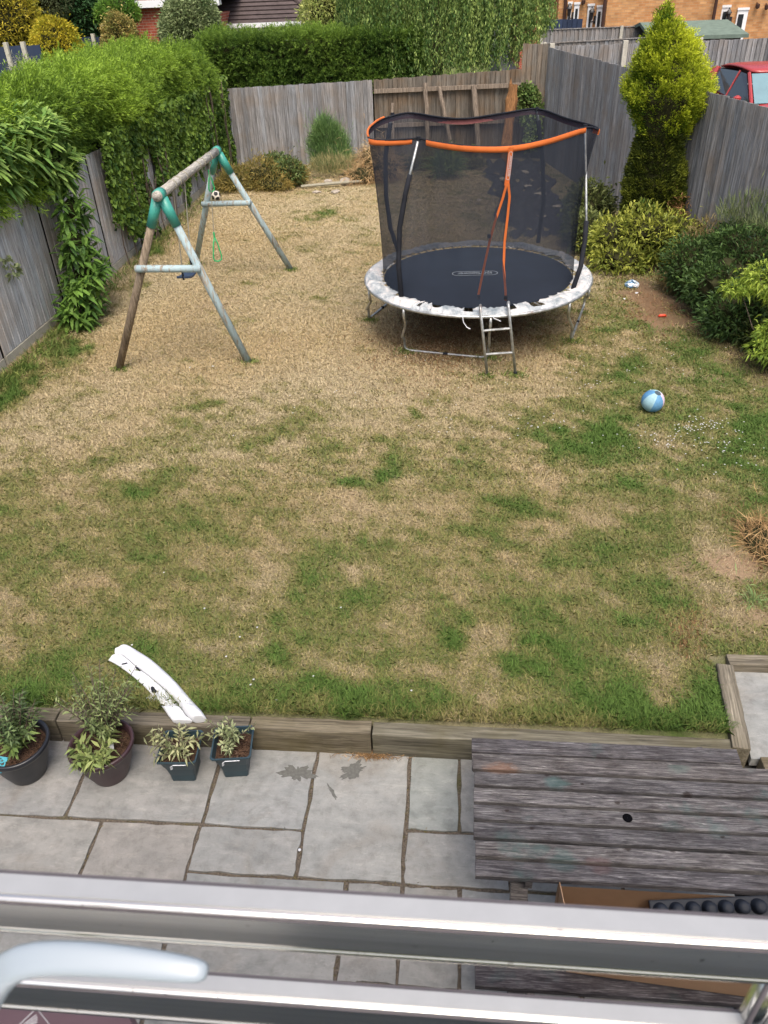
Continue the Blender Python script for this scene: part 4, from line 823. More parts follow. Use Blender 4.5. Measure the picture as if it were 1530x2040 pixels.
# gable roof part above the red wall
rf = MB(); cx = (gx0+gx1)/2; zt = 5.2
slab(rf, L_((gx0-.3, 36, 3.5)), L_((gx0-.3, 28.3, 3.5)), L_((cx, 28.3, zt)), L_((cx, 36, zt)), rows=8, cols=22)
slab(rf, L_((gx1+.3, 28.3, 3.5)), L_((gx1+.3, 36, 3.5)), L_((cx, 36, zt)), L_((cx, 28.3, zt)), rows=8, cols=22)
rf.build('roof', M['tile'], bg_)
MB().add([L_((gx0, 28.6, 3.1)), L_((gx1, 28.6, 3.1)), L_((cx, 28.6, zt-.05))], [(0, 1, 2)]).build('gable', M['brick_red'], bg_)
ex0, ex1 = W(436, 64, 30.0)[0], W(634, 52, 30.0)[0]; ez = 2.72
MB().box(L_((gx1, 30.6, -.3)), L_((ex1-.35, 38, ez-.1))).build('wall', M['brick_red'], bg_)
rf = MB(); slab(rf, L_((ex0-.2, 30.0, ez)), L_((ex1, 30.0, ez)), L_((ex1-3.6, 34.2, ez+2.5)), L_((ex0-.2, 34.2, ez+2.5)), rows=22, cols=18)
slab(rf, L_((ex1, 30.0, ez)), L_((ex1, 38.4, ez)), L_((ex1-3.6, 34.2, ez+2.5)), L_((ex1-3.6, 34.2, ez+2.5)), rows=22, cols=14)
rfo = rf.build('roof', M['tile'], bg_)
rt = MB(); rt.tube([L_((ex1-.05, 30.05, ez+.07)), L_((ex1-3.6, 34.2, ez+2.57))], .10, 8, (1.1, 1.08, 1.05, 1)); rt.build('ridge_tiles', M['tile'], bg_)
gt = MB(); gt.beam(L_((ex0-.2, 29.94, ez-.03)), L_((ex1+.05, 29.94, ez-.03)), .12, .13); gt.beam(L_((ex1+.06, 29.9, ez-.03)), L_((ex1+.06, 38, ez-.03)), .12, .13)
gt.box(L_((ex0-.2, 30.02, ez-.26)), L_((ex1, 30.05, ez-.10))); gt.build('gutter', M['upvc'], bg_)
for x0, x1 in ((ex0+.9, ex0+2.2), (ex0+2.35, ex1-.75)):
    w_ = MB(); w_.box(L_((x0, 30.52, 1.2)), L_((x1, 30.6, 2.42))); wo_ = w_.build('window', M['upvc'], bg_)
    n = 3
    for k in range(n):
        a = x0+.07+(x1-x0-.07)*k/n; b = x0+(x1-x0-.07)*(k+1)/n
        MB().box(L_((a, 30.50, 1.28)), L_((b, 30.518, 2.34))).build('pane', M['glass'], wo_)
# further bungalow, only its roof and gutter show
fb = empty('bungalow', (-17, 44, 0), 'distant grey tiled roof with a white gutter behind the trees at left', 'house'); o = Vector(fb.location)
z_e = W(175, 40, 44)[2]; x0, x1 = W(120, 40, 44)[0], W(285, 40, 44)[0]
MB().box(L_((x0, 44.4, -.3)), L_((x1+2, 52, z_e-.1))).build('wall', M['brick_buff'], fb)
rf = MB(); slab(rf, L_((x0-.5, 44, z_e)), L_((x1+2.3, 44, z_e)), L_((x1+2.3, 48.5, z_e+2.6)), L_((x0-.5, 48.5, z_e+2.6)), rows=15, cols=20); rf.build('roof', M['tile'], fb)
MB().box(L_((x0-.5, 43.85, z_e-.30)), L_((x1+2.3, 44, z_e+.02))).build('gutter', M['upvc'], fb)
# navy shed and navy fence panels of the left neighbour
ns = empty('garden_shed', (-11.6, 30, 0), 'dark navy shed with a pointed roof beyond the hedge at left', 'shed'); o = Vector(ns.location)
xs0, xs1 = W(178, 75, 30)[0], W(228, 75, 30)[0]+.6; zb, zp = W(190, 72, 30)[2], W(215, 34, 30)[2]
MB().box(L_((xs0+.15, 30, 0)), L_((xs1, 32, zb))).build('wall', M['navy'], ns)
mb = MB(); mb.add([L_((xs0, 29.8, zb)), L_((xs1+.3, 29.8, zb)), L_(((xs0+xs1)/2+.4, 29.8, zp)), L_((xs0, 32.2, zb)), L_((xs1+.3, 32.2, zb)), L_(((xs0+xs1)/2+.4, 32.2, zp))], [(0, 1, 2), (5, 4, 3), (0, 2, 5, 3), (2, 1, 4, 5), (1, 0, 3, 4)]); mb.build('roof', M['navy'], ns)
def navy(xa, xb, Y, ztop, label, n=5, bot=0):
    r = empty('fence', (xa, Y, 0), label, 'fence'); L = xb-xa
    for k in range(n):
        a, b = L*k/n, L*(k+1)/n; mb = MB(); board_run(mb, (a+.06, 0), (b-.06, 0), 0.05, ztop-bot, .15, shade=(.9, 1.1)); mb.build('fence_panel', M['navyb'], r)
        MB().box((a-.05, -.09, 0), (a+.05, .02, ztop+.09)).build('post', M['pale_post'], r)
mm = Mat('navy_boards', 0.7, 0.3); mm.base(mm.mix(lin(44, 56, 80), mm.attr(), 1.0, 'MULTIPLY')); M['navyb'] = mm.m
w0 = W(-120, 100, 22.5); w1 = W(82, 90, 22.5)
navy(w0[0], w1[0], 22.5, w1[2], 'navy painted fence with pale posts behind the left hedge', 6)
w0 = W(150, 75, 27.3); w1 = W(262, 78, 27.3)
navy(w0[0], w1[0], 27.3, w0[2], 'faded blue fence between the golden shrub and the variegated shrub', 3)

# buff brick terrace on the right, ground there is 0.7 higher
th = empty('terraced_houses', (8, 33, 0.7), 'buff brick houses with white doors and black lanterns', 'house'); o = Vector(th.location)
xa, xb, xc, xd, xe = [W(px, 20, 33)[0] for px in (1112, 1200, 1425, 1620, 1118)]
MB().box(L_((xa, 33, .7)), L_((xb+.02, 41, 6.2))).build('wall', M['brick_buff'], th)
MB().box(L_((xb+.02, 32.2, .7)), L_((xc, 41, 6.2))).build('wall', M['brick_buff'], th)
MB().box(L_((xc, 33, .7)), L_((xd+4, 41, 6.2))).build('wall', M['brick_buff'], th)
MB().box(L_((xa-1.2, 33.8, .7)), L_((xa, 41, 6.2))).build('wall', M['brick_red'], th)
rf = MB(); slab(rf, L_((xa-1.5, 31.9, 6.2)), L_((xd+4.3, 31.9, 6.2)), L_((xd+4.3, 36.8, 8.9)), L_((xa-1.5, 36.8, 8.9)), rows=14, cols=40); rf.build('roof', M['tile'], th)
def hdoor(px0, px1, py, glass=(.25, .75), full=False):
    x0, x1 = W(px0, py, 32.9)[0], W(px1, py, 32.9)[0]; zt = W((px0+px1)/2, py, 32.9)[2]
    d = MB(); d.box(L_((x0, 32.93, .75)), L_((x1, 33.0, zt))); d.box(L_((x0-.02, 32.9, zt)), L_((x1+.02, 33.0, zt+.07))); dd = d.build('door', M['upvc'], th)
    w_ = x1-x0; MB().box(L_((x0+w_*glass[0], 32.91, 1.5)), L_((x0+w_*glass[1], 32.928, zt-.12))).build('pane', M['glass'], dd)
hdoor(1133, 1140, 8); hdoor(1145, 1155, 9); hdoor(1172, 1184, 12, (.3, .6)); hdoor(1190, 1201, 15); hdoor(1437, 1456, 15, (.3, .7)); hdoor(1471, 1492, 20, (.12, .62))
for px, Y in ((1125, 33.0), (1203, 32.1), (1423, 32.1)):
    w_ = W(px, 20, Y); p = MB(); p.tube([L_((w_[0], Y-.07, .7)), L_((w_[0], Y-.07, 6.2))], .055, 8); p.build('downpipe', M['pipe'], th)
def lantern(px, py, Y, small=False):
    w_ = W(px, py, Y); x, z_ = w_[0], w_[2]; l = MB()
    if small:
        l.lathe([(.02, -.08), (.07, -.04), (.075, .05), (.03, .08)], L_((x, Y-.14, z_)), 10); l.tube([L_((x, Y-.12, z_+.05)), L_((x, Y, z_+.1))], .02, 6)
        l.build('wall_lamp', M['pipe'], th); return
    l.lathe([(.02, -.2), (.05, -.17), (.075, .02), (.11, .03), (.09, .08), (.02, .16), (.02, .2)], L_((x, Y-.22, z_)), 6)
    l.tube([L_((x, Y-.22, z_-.18)), L_((x+.0, Y-.22, z_-.26)), L_((x+.14, Y-.12, z_-.24)), L_((x+.16, Y, z_-.2))], .018, 6); l.box(L_((x+.12, Y-.03, z_-.32)), L_((x+.20, Y, z_-.08)))
    lo = l.build('lantern', M['black_metal'], th)
lantern(1133, 19, 33); lantern(1177, 26, 33); lantern(1448, 28, 33); lantern(1161, 4, 33, True); lantern(1507, 12, 33, True); lantern(1525, 14, 33, True)
# navy fence in front of the houses
w0, w1 = W(1108, 39, 31), W(1161, 37, 31); r = empty('fence', (w0[0]-.4, 31, .7), 'short navy fence at the foot of the buff brick houses', 'fence')
mb = MB(); board_run(mb, (0, 0), (w1[0]-w0[0]+.4, 0), 0, w1[2]-.7, .15); mb.build('fence_panel', M['navyb'], r)
# shed with green felt roof
sh = empty('garden_shed', (7, 26.6, .7), 'grey garden shed with a green felt roof beyond the concrete post fence', 'shed'); o = Vector(sh.location)
a, b = W(1297, 74, 26.4), W(1490, 70, 26.4); c, d = W(1290, 46, 28.4), W(1452, 38, 28.4)
MB().box(L_((a[0]+.1, 26.6, .7)), L_((b[0]-.12, 29.8, a[2]-.10))).build('wall', M['fence_brown2'] if 'fence_brown2' in M else M['bark'], sh)
ez_, rz_ = a[2], max(c[2], d[2])
rf = MB(); rf.add([L_((a[0], 26.4, ez_)), L_((b[0]+.03, 26.4, ez_)), L_((b[0]-.1, 28.3, rz_)), L_((a[0], 28.3, rz_)), L_((b[0]+.03, 30.2, ez_)), L_((a[0], 30.2, ez_)),
    L_((a[0], 26.4, ez_-.09)), L_((b[0]+.03, 26.4, ez_-.09)), L_((b[0]-.1, 28.3, rz_-.09)), L_((a[0], 28.3, rz_-.09)), L_((b[0]+.03, 30.2, ez_-.09)), L_((a[0], 30.2, ez_-.09))],
    [(0, 1, 2, 3), (3, 2, 4, 5), (6, 7, 1, 0), (7, 8, 2, 1), (8, 10, 4, 2), (10, 11, 5, 4), (9, 6, 0, 3), (11, 9, 3, 5)]); rf.build('roof', M['felt'], sh)

# red car: lofted body, cabin, glass; nose towards the camera
_cp = G(1496, 206, 1.63); car = empty('parked_car', (_cp[0]+.64, _cp[1]+1.04, .7), 'red hatchback parked behind the tall right fence', 'car', rz=math.radians(-83))
# local x forward, y left
def loft(sections, name, mat, smooth=True, sub=1, closed=True):
    n = len(sections[0]); vs = [p for s_ in sections for p in s_]; fs = []
    for i in range(len(sections)-1):
        for k in range(n if closed else n-1): fs.append((i*n+k, i*n+(k+1) % n, (i+1)*n+(k+1) % n, (i+1)*n+k))
    fs += [tuple(range(n-1, -1, -1)), tuple((len(sections)-1)*n+k for k in range(n))] if closed else []
    return MB().add(vs, fs).build(name, mat, car, smooth=smooth, sub=sub)
def sec(x, w, z0, zs, zt, wt):
    return [(x, -w*.92, z0), (x, -w, (z0+zs)/2), (x, -w*.97, zs), (x, -wt, zt), (x, -wt*.5, zt+.02), (x, wt*.5, zt+.02), (x, wt, zt), (x, w*.97, zs), (x, w, (z0+zs)/2), (x, w*.92, z0)]
loft([sec(-2.02, .62, .35, .72, .80, .55), sec(-1.95, .82, .25, .80, .92, .68), sec(-1.3, .88, .2, .86, .96, .72), sec(0, .89, .2, .88, .95, .72), sec(.9, .88, .2, .86, .93, .72), sec(1.5, .86, .22, .78, .86, .68), sec(1.95, .76, .28, .62, .70, .58), sec(2.05, .55, .35, .52, .58, .42)], 'body', M['carred'])
def cab(x, w, z): return [(x, -w, z), (x, -w*.6, z+.03), (x, w*.6, z+.03), (x, w, z), (x, w*.9, z-.06), (x, -w*.9, z-.06)]
loft([cab(-1.65, .55, 1.32), cab(-1.2, .60, 1.43), cab(-.5, .62, 1.475), cab(.05, .60, 1.44), cab(.22, .56, 1.38)], 'roof', M['carred'])
M['carglass'] = plain('car_windscreen', lin(110, 138, 144), 0.12, 0.8, var=0.1, scale=2)
MB().add([(1.02, -.72, .93), (1.02, .72, .93), (.24, .54, 1.37), (.24, -.54, 1.37), (.95, 0, .97)], [(0, 1, 2, 3)]).build('windscreen', M['carglass'], car)
for s_ in (-1, 1):
    MB().add([(.92, s_*.79, .92), (-.1, s_*.82, .95), (-.1, s_*.625, 1.38), (.15, s_*.60, 1.36)], [(0, 1, 2, 3)]).build('window', M['glass'], car)
    MB().add([(-.16, s_*.82, .95), (-1.15, s_*.80, .99), (-1.25, s_*.61, 1.34), (-.16, s_*.625, 1.38)], [(0, 1, 2, 3)]).build('window', M['glass'], car)
    for pp in (([(.98, s_*.76, .92), (.2, s_*.575, 1.38)], .035), ([(-.13, s_*.83, .93), (-.13, s_*.625, 1.40)], .02), ([(-1.2, s_*.80, .97), (-1.3, s_*.6, 1.36)], .06), ([(-1.65, s_*.74, .92), (-1.6, s_*.55, 1.32)], .07)): MB().tube(pp[0], pp[1], 6).build('pillar', M['carred'], car)
    mr = MB(); mr.lathe([(.01, -.07), (.07, -.05), (.08, .04), (.02, .08)], (.75, s_*.97, .98), 10); mr.build('mirror', M['carred'], car)
    for wx in (-1.25, 1.3):
        w_ = MB(); w_.tube([(wx, s_*.70, .31), (wx, s_*.88, .31)], .31, 20); wo_ = w_.build('wheel', M['black_metal'], car)
        MB().tube([(wx, s_*.86, .31), (wx, s_*.895, .31)], .19, 16).build('rim', M['steel'], wo_)
    MB().lathe([(.01, -.05), (.11, -.04), (.12, .03), (.02, .06)], (1.86, s_*.6, .62), 10).build('headlight', M['carglass'], car)
MB().add([(-1.72, -.62, .96), (-1.72, .62, .96), (-1.6, .52, 1.31), (-1.6, -.52, 1.31)], [(3, 2, 1, 0)]).build('rear_window', M['glass'], car)
MB().add([(-1.7, -.6, .9), (1.0, -.7, .9), (1.0, .7, .9), (-1.7, .6, .9)], [(0, 1, 2, 3)]).build('seats', M['foam'], car)

# ------------------------------------------------------------------ trampoline
TC = (0.29, 10.12); TR = 1.46; TZ = 0.75
tp = empty('trampoline', (TC[0], TC[1], 0), 'round trampoline with black safety net, orange trim and peeling edge pad', 'trampoline')
def TL(p): return Vector((p[0]-TC[0], p[1]-TC[1], p[2]))
def ring(r, z, k, n=72): t = 2*math.pi*k/n; return Vector((r*math.cos(t), r*math.sin(t), z))
mb = MB(); n = 72
vs, fs = [], []
for k in range(n):
    t = 2*math.pi*k/n
    for j in range(8): a_ = 2*math.pi*j/8; vs.append(((TR+.02*math.cos(a_))*math.cos(t), (TR+.02*math.cos(a_))*math.sin(t), TZ-.02+.02*math.sin(a_)))
for k in range(n):
    for j in range(8): fs.append((k*8+j, ((k+1) % n)*8+j, ((k+1) % n)*8+(j+1) % 8, k*8+(j+1) % 8))
mb.add(vs, fs); mb.build('frame', M['steel'], tp, smooth=True)
mr_ = 1.215
mb = MB(); vs = [(0, 0, TZ-.015)]; fs = []
for i, r in enumerate((.4, .8, 1.05, mr_)):
    for k in range(n): q = ring(r, TZ-.015+.012*(r/mr_)**2, k); vs.append(tuple(q))
fs = [(0, 1+k, 1+(k+1) % n) for k in range(n)]+[(1+i*n+k, 1+(i+1)*n+k, 1+(i+1)*n+(k+1) % n, 1+i*n+(k+1) % n) for i in range(3) for k in range(n)]
mb.add(vs, fs); mato = mb.build('mat', M['mat'], tp, smooth=True)
# springs
mb = MB()
for k in range(60):
    t = 2*math.pi*(k+.5)/60; mb.tube([(mr_*math.cos(t), mr_*math.sin(t), TZ-.01), ((TR-.01)*math.cos(t), (TR-.01)*math.sin(t), TZ-.02)], .008, 5)
mb.build('springs', M['steel'], tp)
# torn pad: strips of uneven width
mb = MB(); N_ = 240; vs, fs = [], []
for k in range(N_):
    t = 2*math.pi*k/N_
    front = 0.5-0.5*math.sin(t); ragged = (0.03+0.05*front)*(snoise(np.array([[math.cos(t)*9, math.sin(t)*9]]), 1.0, 4)[0]+.5*rnd.uniform(-1, 1))
    ri = 1.245+max(-.03, ragged)*1.3+ (0.05 if 0.2 < front < .3 else 0); ro = TR+.015
    for j in range(5):
        f = j/4; r = ri+(ro-ri)*f
        z_ = TZ+.018+.022*math.sin(f*math.pi)*(1+.5*math.sin(t*13))+.010*rnd.uniform(-1, 1)
        vs.append((r*math.cos(t), r*math.sin(t), z_ if j < 4 else TZ-.012))
gap = set()
for g0, g1 in ((262, 266), (283, 287), (296, 303), (238, 240), (312, 315)):
    for k in range(N_):
        if g0 < 360*k/N_ < g1: gap.add(k)
for k in range(N_):
    for j in range(4):
        if k in gap and j in (1, 2, 0): continue
        fs.append((k*5+j, k*5+j+1, ((k+1) % N_)*5+j+1, ((k+1) % N_)*5+j))
mb.add(vs, fs); mb.build('edge_pad', M['pad'], tp)
# hanging shreds of the pad
mb = MB()
for px, py, ln in ((925, 640, .12), (975, 630, .03)):
    g_ = TL(G(px, py-20, TZ)); rr_ = math.hypot(g_.x, g_.y); g_ = g_*(TR+.02)/rr_; pts = [(g_.x, g_.y, TZ-.01), (g_.x+.01, g_.y-.02, TZ-.01-ln*.5), (g_.x+.05, g_.y-.02, TZ-.01-ln), (g_.x+.09, g_.y-.02, TZ-.03-ln)]
    mb.tube(pts, [(.006, .002)]*4, 6)
mb.build('torn_strip', M['white'], tp)
# U-shaped legs
def uleg(a, b, ta, tb):
    a, b = TL((*a, .02)), TL((*b, .02)); ra = ring(TR-.0, TZ-.03, ta, 360); rb = ring(TR, TZ-.03, tb, 360); mb = MB(); pts = []
    def side(g_, r_): 
        out = Vector((g_.x, g_.y, 0)).normalized()
        return [r_, r_+Vector((0, 0, -.12)), r_.lerp(g_, .40)+out*-.03+Vector((0, 0, .02)), r_.lerp(g_, .66)+out*.035, g_+Vector((0, 0, .16)), g_+Vector((0, 0, .04))]
    A = side(a, ra); B = side(b, rb); d = (b-a).normalized()
    pts = A+[a+d*.03+Vector((0, 0, .012)), a+d*.09]+[b-d*.09, b-d*.03+Vector((0, 0, .012))]+B[::-1]
    # smooth the corners
    P_ = [pts[0]]
    for i in range(1, len(pts)-1):
        P_ += [pts[i].lerp(pts[i-1], .22), pts[i].lerp(pts[i+1], .22)]
    P_.append(pts[-1]); mb.tube(P_, .017, 8); o_ = mb.build('leg', M['steel'], tp, smooth=True)
    MB().tube([(a+b)/2-d*.03, (a+b)/2+d*.03], .021, 8).build('joint_tape', M['foam'], o_)
g1, g2 = G(735, 638), G(772, 602); g3, g4 = G(806, 700), G(975, 716); g5, g6 = G(1137, 681), G(1163, 612)
def angd(g_): return math.degrees(math.atan2(g_[1]-TC[1], g_[0]-TC[0])) % 360
uleg((g1[0], g1[1]), (g2[0]+.1, g2[1]+.15), angd(G(722, 575, TZ)), angd(G(745, 510, TZ)))
uleg((g3[0], g3[1]), (g4[0]-.02, g4[1]), angd(G(800, 612, TZ)), angd(G(978, 628, TZ)))
uleg((g5[0], g5[1]), (g6[0], g6[1]), angd(G(1142, 600, TZ)), angd(G(1174, 570, TZ)))
# poles: foot (on the pad), bend, end of the foam sleeve, top
NZ = 2.5
def pole(foot, mids, sleeve, top, ztop=NZ):
    f = TL(G(*foot, TZ)); t_ = TL(G(*top, ztop)); nn = len(mids); P_ = [f]
    for i, (mx_, my_) in enumerate(mids):
        k = (i+1)/(nn+1); tgt_y = TC[1]+(f.y*(1-k)+t_.y*k); w_ = W(mx_, my_, tgt_y); P_.append(TL(w_))
    sl = TL(W(*sleeve, TC[1]+(f.y*.2+t_.y*.8))); i_ = len(P_)
    sl_pts = [q for q in P_]+[sl]
    o_ = MB().tube([P_[0]-Vector((0, 0, .25))*0, *P_[1:], sl, t_], .016, 8).build('pole', M['steel'], tp, smooth=True)
    MB().tube(sl_pts, .030, 10).build('foam_sleeve', M['foam'], o_, smooth=True)
    MB().tube([t_-Vector((0, 0, .02)), t_+Vector((0, 0, .02))], .024, 8).build('pole_cap', M['foam'], o_)
pole((800, 598), [(794, 530), (796, 455), (808, 385)], (817, 347), (834, 276))
pole((1140, 580), [(1157, 530), (1165, 480)], (1168, 440), (1166, 252))
pole((1072, 483), [(1083, 400), (1081, 320)], (1072, 240), (1070, 217))
pole((795, 505), [(778, 455), (769, 390), (768, 310)], (778, 245), (782, 228))
# net: top outline (clockwise from the left), bottom on the mat edge
top_px = [(733, 262), (736, 276), (762, 279), (800, 278), (834, 276), (870, 283), (935, 291), (1015, 291), (1090, 277), (1166, 254), (1192, 258), (1180, 250), (1130, 236), (1070, 217), (1000, 226), (930, 236), (880, 234), (815, 225), (765, 236), (742, 250)]
tops = [TL(G(x, y, NZ)) for x, y in top_px]
def cat(P_, sub):                                   # Catmull-Rom round a closed loop
    out = []; m_ = len(P_)
    for i in range(m_):
        a, b, c, d = P_[(i-1) % m_], P_[i], P_[(i+1) % m_], P_[(i+2) % m_]
        for k in range(sub):
            t = k/sub; out.append(0.5*((2*b)+(c-a)*t+(2*a-5*b+4*c-d)*t*t+(3*b-a-3*c+d)*t**3))
    return out
tl = cat(tops, 6); K = len(tl)
cum = [0.0]
angs = np.unwrap([math.atan2(p.y, p.x) for p in tl])
span = angs[-1]+(math.atan2(tl[0].y, tl[0].x)-math.atan2(tl[-1].y, tl[-1].x))-angs[0]
t_lin = angs
HN = 18; vs, fs = [], []
for i in range(HN+1):
    f = i/HN
    for k in range(K):
        a_ = t_lin[k]; b_ = Vector(((mr_+.01)*math.cos(a_), (mr_+.01)*math.sin(a_), TZ+.01)); p = b_.lerp(tl[k], f)
        pin = -0.055*math.sin(f*math.pi)*(1+.5*math.sin(a_*5+f*2))-.012*math.sin(a_*23+f*3)*math.sin(f*math.pi)
        d = Vector((p.x, p.y, 0)).normalized(); p = p+d*pin; vs.append(tuple(p))
for i in range(HN):
    for k in range(K): fs.append((i*K+k, i*K+(k+1) % K, (i+1)*K+(k+1) % K, (i+1)*K+k))
MB().add(vs, fs).build('safety_net', M['net'], tp, smooth=True)
# trim band along the top of the net
def band(idx, name, mat, h=.050, off=.005, flip=1, parent=tp, z0=-.005):
    vs, fs = [], []
    for k in idx:
        p = tl[k % K]; d = Vector((p.x, p.y, 0)).normalized()
        for dz, dd in ((0.012, 0), (0.006, .007), (-h*.5, .009), (-h, .006), (-h, 0.002)): vs.append(tuple(p+d*(dd+off)+Vector((0, 0, dz+z0))))
    m_ = len(idx)
    for i in range(m_-1):
        for j in range(4): fs.append((i*5+j, i*5+j+1, (i+1)*5+j+1, (i+1)*5+j))
    return MB().add(vs, fs).build(name, mat, parent, smooth=True)
s6 = 6
band(list(range(1*s6, 4*s6-1)), 'orange_trim', M['orange']); band(list(range(4*s6+3, 9*s6+1)), 'orange_trim', M['orange']); band(list(range(9*s6+2, 10*s6+5)), 'orange_trim', M['orange'])
band(list(range(10*s6+4, 20*s6+1)), 'dark_trim', M['maroon'], h=.06, off=-.004)
mb = MB(); mb.tube([tl[k % K] for k in range(K+1)], .011, 6, cap=False); mb.build('top_rail', M['foam'], tp, smooth=True)
edgev = MB(); edgev.tube([tl[k % K]+Vector((0, 0, .014)) for k in range(18*s6, 21*s6)], .012, 6); edgev.build('orange_piping', M['orange'], tp)
# door straps on the front of the net
def netpt(px, py, f):                                # a point just outside the front of the net at height fraction f
    z_ = TZ+(NZ-TZ)*f
    # walk along the ray until it reaches the front net surface at that height
    return TL(G(px, py, z_))
def strap(pts, w, name, mat, parent=tp, off=-.03):
    P_ = [Vector(p)+Vector((0, off, 0)) for p in pts]; vs, fs = [], []
    for i, p in enumerate(P_): vs += [(p.x-w/2, p.y, p.z), (p.x+w/2, p.y, p.z), (p.x+w/2, p.y+.006, p.z), (p.x-w/2, p.y+.006, p.z)]
    for i in range(len(P_)-1):
        for k in range(4): fs.append((i*4+k, i*4+(k+1) % 4, (i+1)*4+(k+1) % 4, (i+1)*4+k))
    fs += [(3, 2, 1, 0), tuple(len(vs)-4+k for k in range(4))]
    return MB().add(vs, fs).build(name, mat, parent)
def NP(px, py, y_=None):                             # on the front plane of the net (y runs from the mat edge to the top rail)
    yb = -math.sqrt(max(.01, mr_**2-.25)); 
    for _ in range(12):
        z_ = W(px, py, TC[1]+yb)[2]; f = min(1, max(0, (z_-TZ)/(NZ-TZ))); ytop = TL(G(1015, 291, NZ)).y; ynew = -1.13*(1-f)+ytop*f+.055*math.sin(f*math.pi); yb = ynew
    return TL(W(px, py, TC[1]+yb))
s1 = strap([NP(1018, 292), NP(1014, 330), NP(1009, 368)], .05, 'door_strap', M['orange'])
strap([NP(1010, 362), NP(1001, 395), NP(986, 440), NP(975, 480), NP(962, 540), NP(953, 585)], .026, 'door_strap', M['orange'], off=-.035)
strap([NP(1012, 362), NP(1015, 390), NP(1011, 430), NP(1005, 480), NP(1003, 530), NP(1007, 580), NP(1007, 597)], .026, 'door_strap', M['orange'], off=-.035)
for q in ((974, 468), (953, 590), (1007, 590)):
    c_ = NP(*q); MB().box((c_.x-.02, c_.y-.06, c_.z-.02), (c_.x+.02, c_.y-.03, c_.z+.02)).build('clip', M['foam'], tp)
def text(body, size, name, mat, parent, Mx, ext=.002):
    cu = bpy.data.curves.new(name, 'FONT'); cu.body = body; cu.size = size; cu.extrude = ext; cu.align_x = 'CENTER'; cu.align_y = 'CENTER'
    t_ = bpy.data.objects.new('tmp', cu); COL.objects.link(t_); bpy.context.view_layer.update()
    me = bpy.data.meshes.new_from_object(t_.evaluated_get(bpy.context.evaluated_depsgraph_get())); bpy.data.objects.remove(t_)
    me.transform(Mx); me.materials.clear(); me.materials.append(mat); o_ = bpy.data.objects.new(name, me); COL.objects.link(o_); o_.parent = parent; return o_
def pill(w, h, r, thick, mat, name, parent, Mx):
    pts = []; 
    for cx_, a0 in ((w/2-h/2, -90), (-w/2+h/2, 90)):
        for k in range(13): a = math.radians(a0+180*k/12); pts.append((cx_+h/2*math.cos(a), h/2*math.sin(a)))
    m_ = len(pts); vs = []; fs = []
    for s_, z_ in ((1, 0), (1-2*thick/h, 0)):
        for x, y in pts:
            cx_ = (w/2-h/2)*(1 if x > 0 else -1); vs.append((cx_+(x-cx_)*s_, y*s_, .001))
    for k in range(m_): fs.append((k, (k+1) % m_, m_+(k+1) % m_, m_+k))
    mb = MB().add([Mx @ Vector(v) for v in vs], fs); return mb.build(name, mat, parent)
c_ = TL(G(946, 545, TZ)); Mx = Matrix.Translation((c_.x, c_.y, TZ+.004)) @ Matrix.Rotation(math.radians(183), 4, 'Z')
text('sportspower', .088, 'lettering', M['print'], mato, Mx @ Matrix.Diagonal((1.0, 1.75, 1, 1)), .001); pill(.60, .17, 0, .012, M['print'], 'logo_outline', mato, Mx)
c_ = (NP(1017, 308)+NP(1012, 350))/2; d_ = (NP(1017, 308)-NP(1012, 350)).normalized(); nrm = Vector((0, -1, 0)); xx = d_; zz_ = nrm; yy = zz_.cross(xx); 
Mx = Matrix((xx, yy, zz_)).transposed().to_4x4(); Mx.translation = c_+Vector((0, -.033, 0))
text('sportspower', .042, 'lettering', M['white'], s1, Mx, .001); pill(.29, .04, 0, .004, M['white'], 'logo_outline', s1, Mx)

# ladder
ld = empty('ladder', (TC[0]+.3, TC[1]-1.5, 0), 'small two rung steel ladder hooked on the front of the trampoline', 'ladder'); o = Vector(ld.location)
fa, fb_ = G(971, 750), G(1027, 747); ta, tb = W(957, 618, TC[1]-TR-.03), W(1013, 612, TC[1]-TR-.01)
for a, b in ((fa, ta), (fb_, tb)):
    MB().tube([L_(a), L_(b), L_((b[0], b[1]+.05, b[2]+.04)), L_((b[0], b[1]+.09, b[2]))], .017, 8).build('rail', M['steel'], ld, smooth=True)
    MB().tube([L_(a), L_((a[0]+(b[0]-a[0])*.04, a[1]+(b[1]-a[1])*.04, b[2]*.05))], .022, 8).build('foot_cap', M['foam'], ld)
for f in (.345, .70):
    p, q = fa+(ta-fa)*f, fb_+(tb-fb_)*f; MB().tube([L_(p), L_(q)], .015, 8).build('rung', M['steel'], ld)

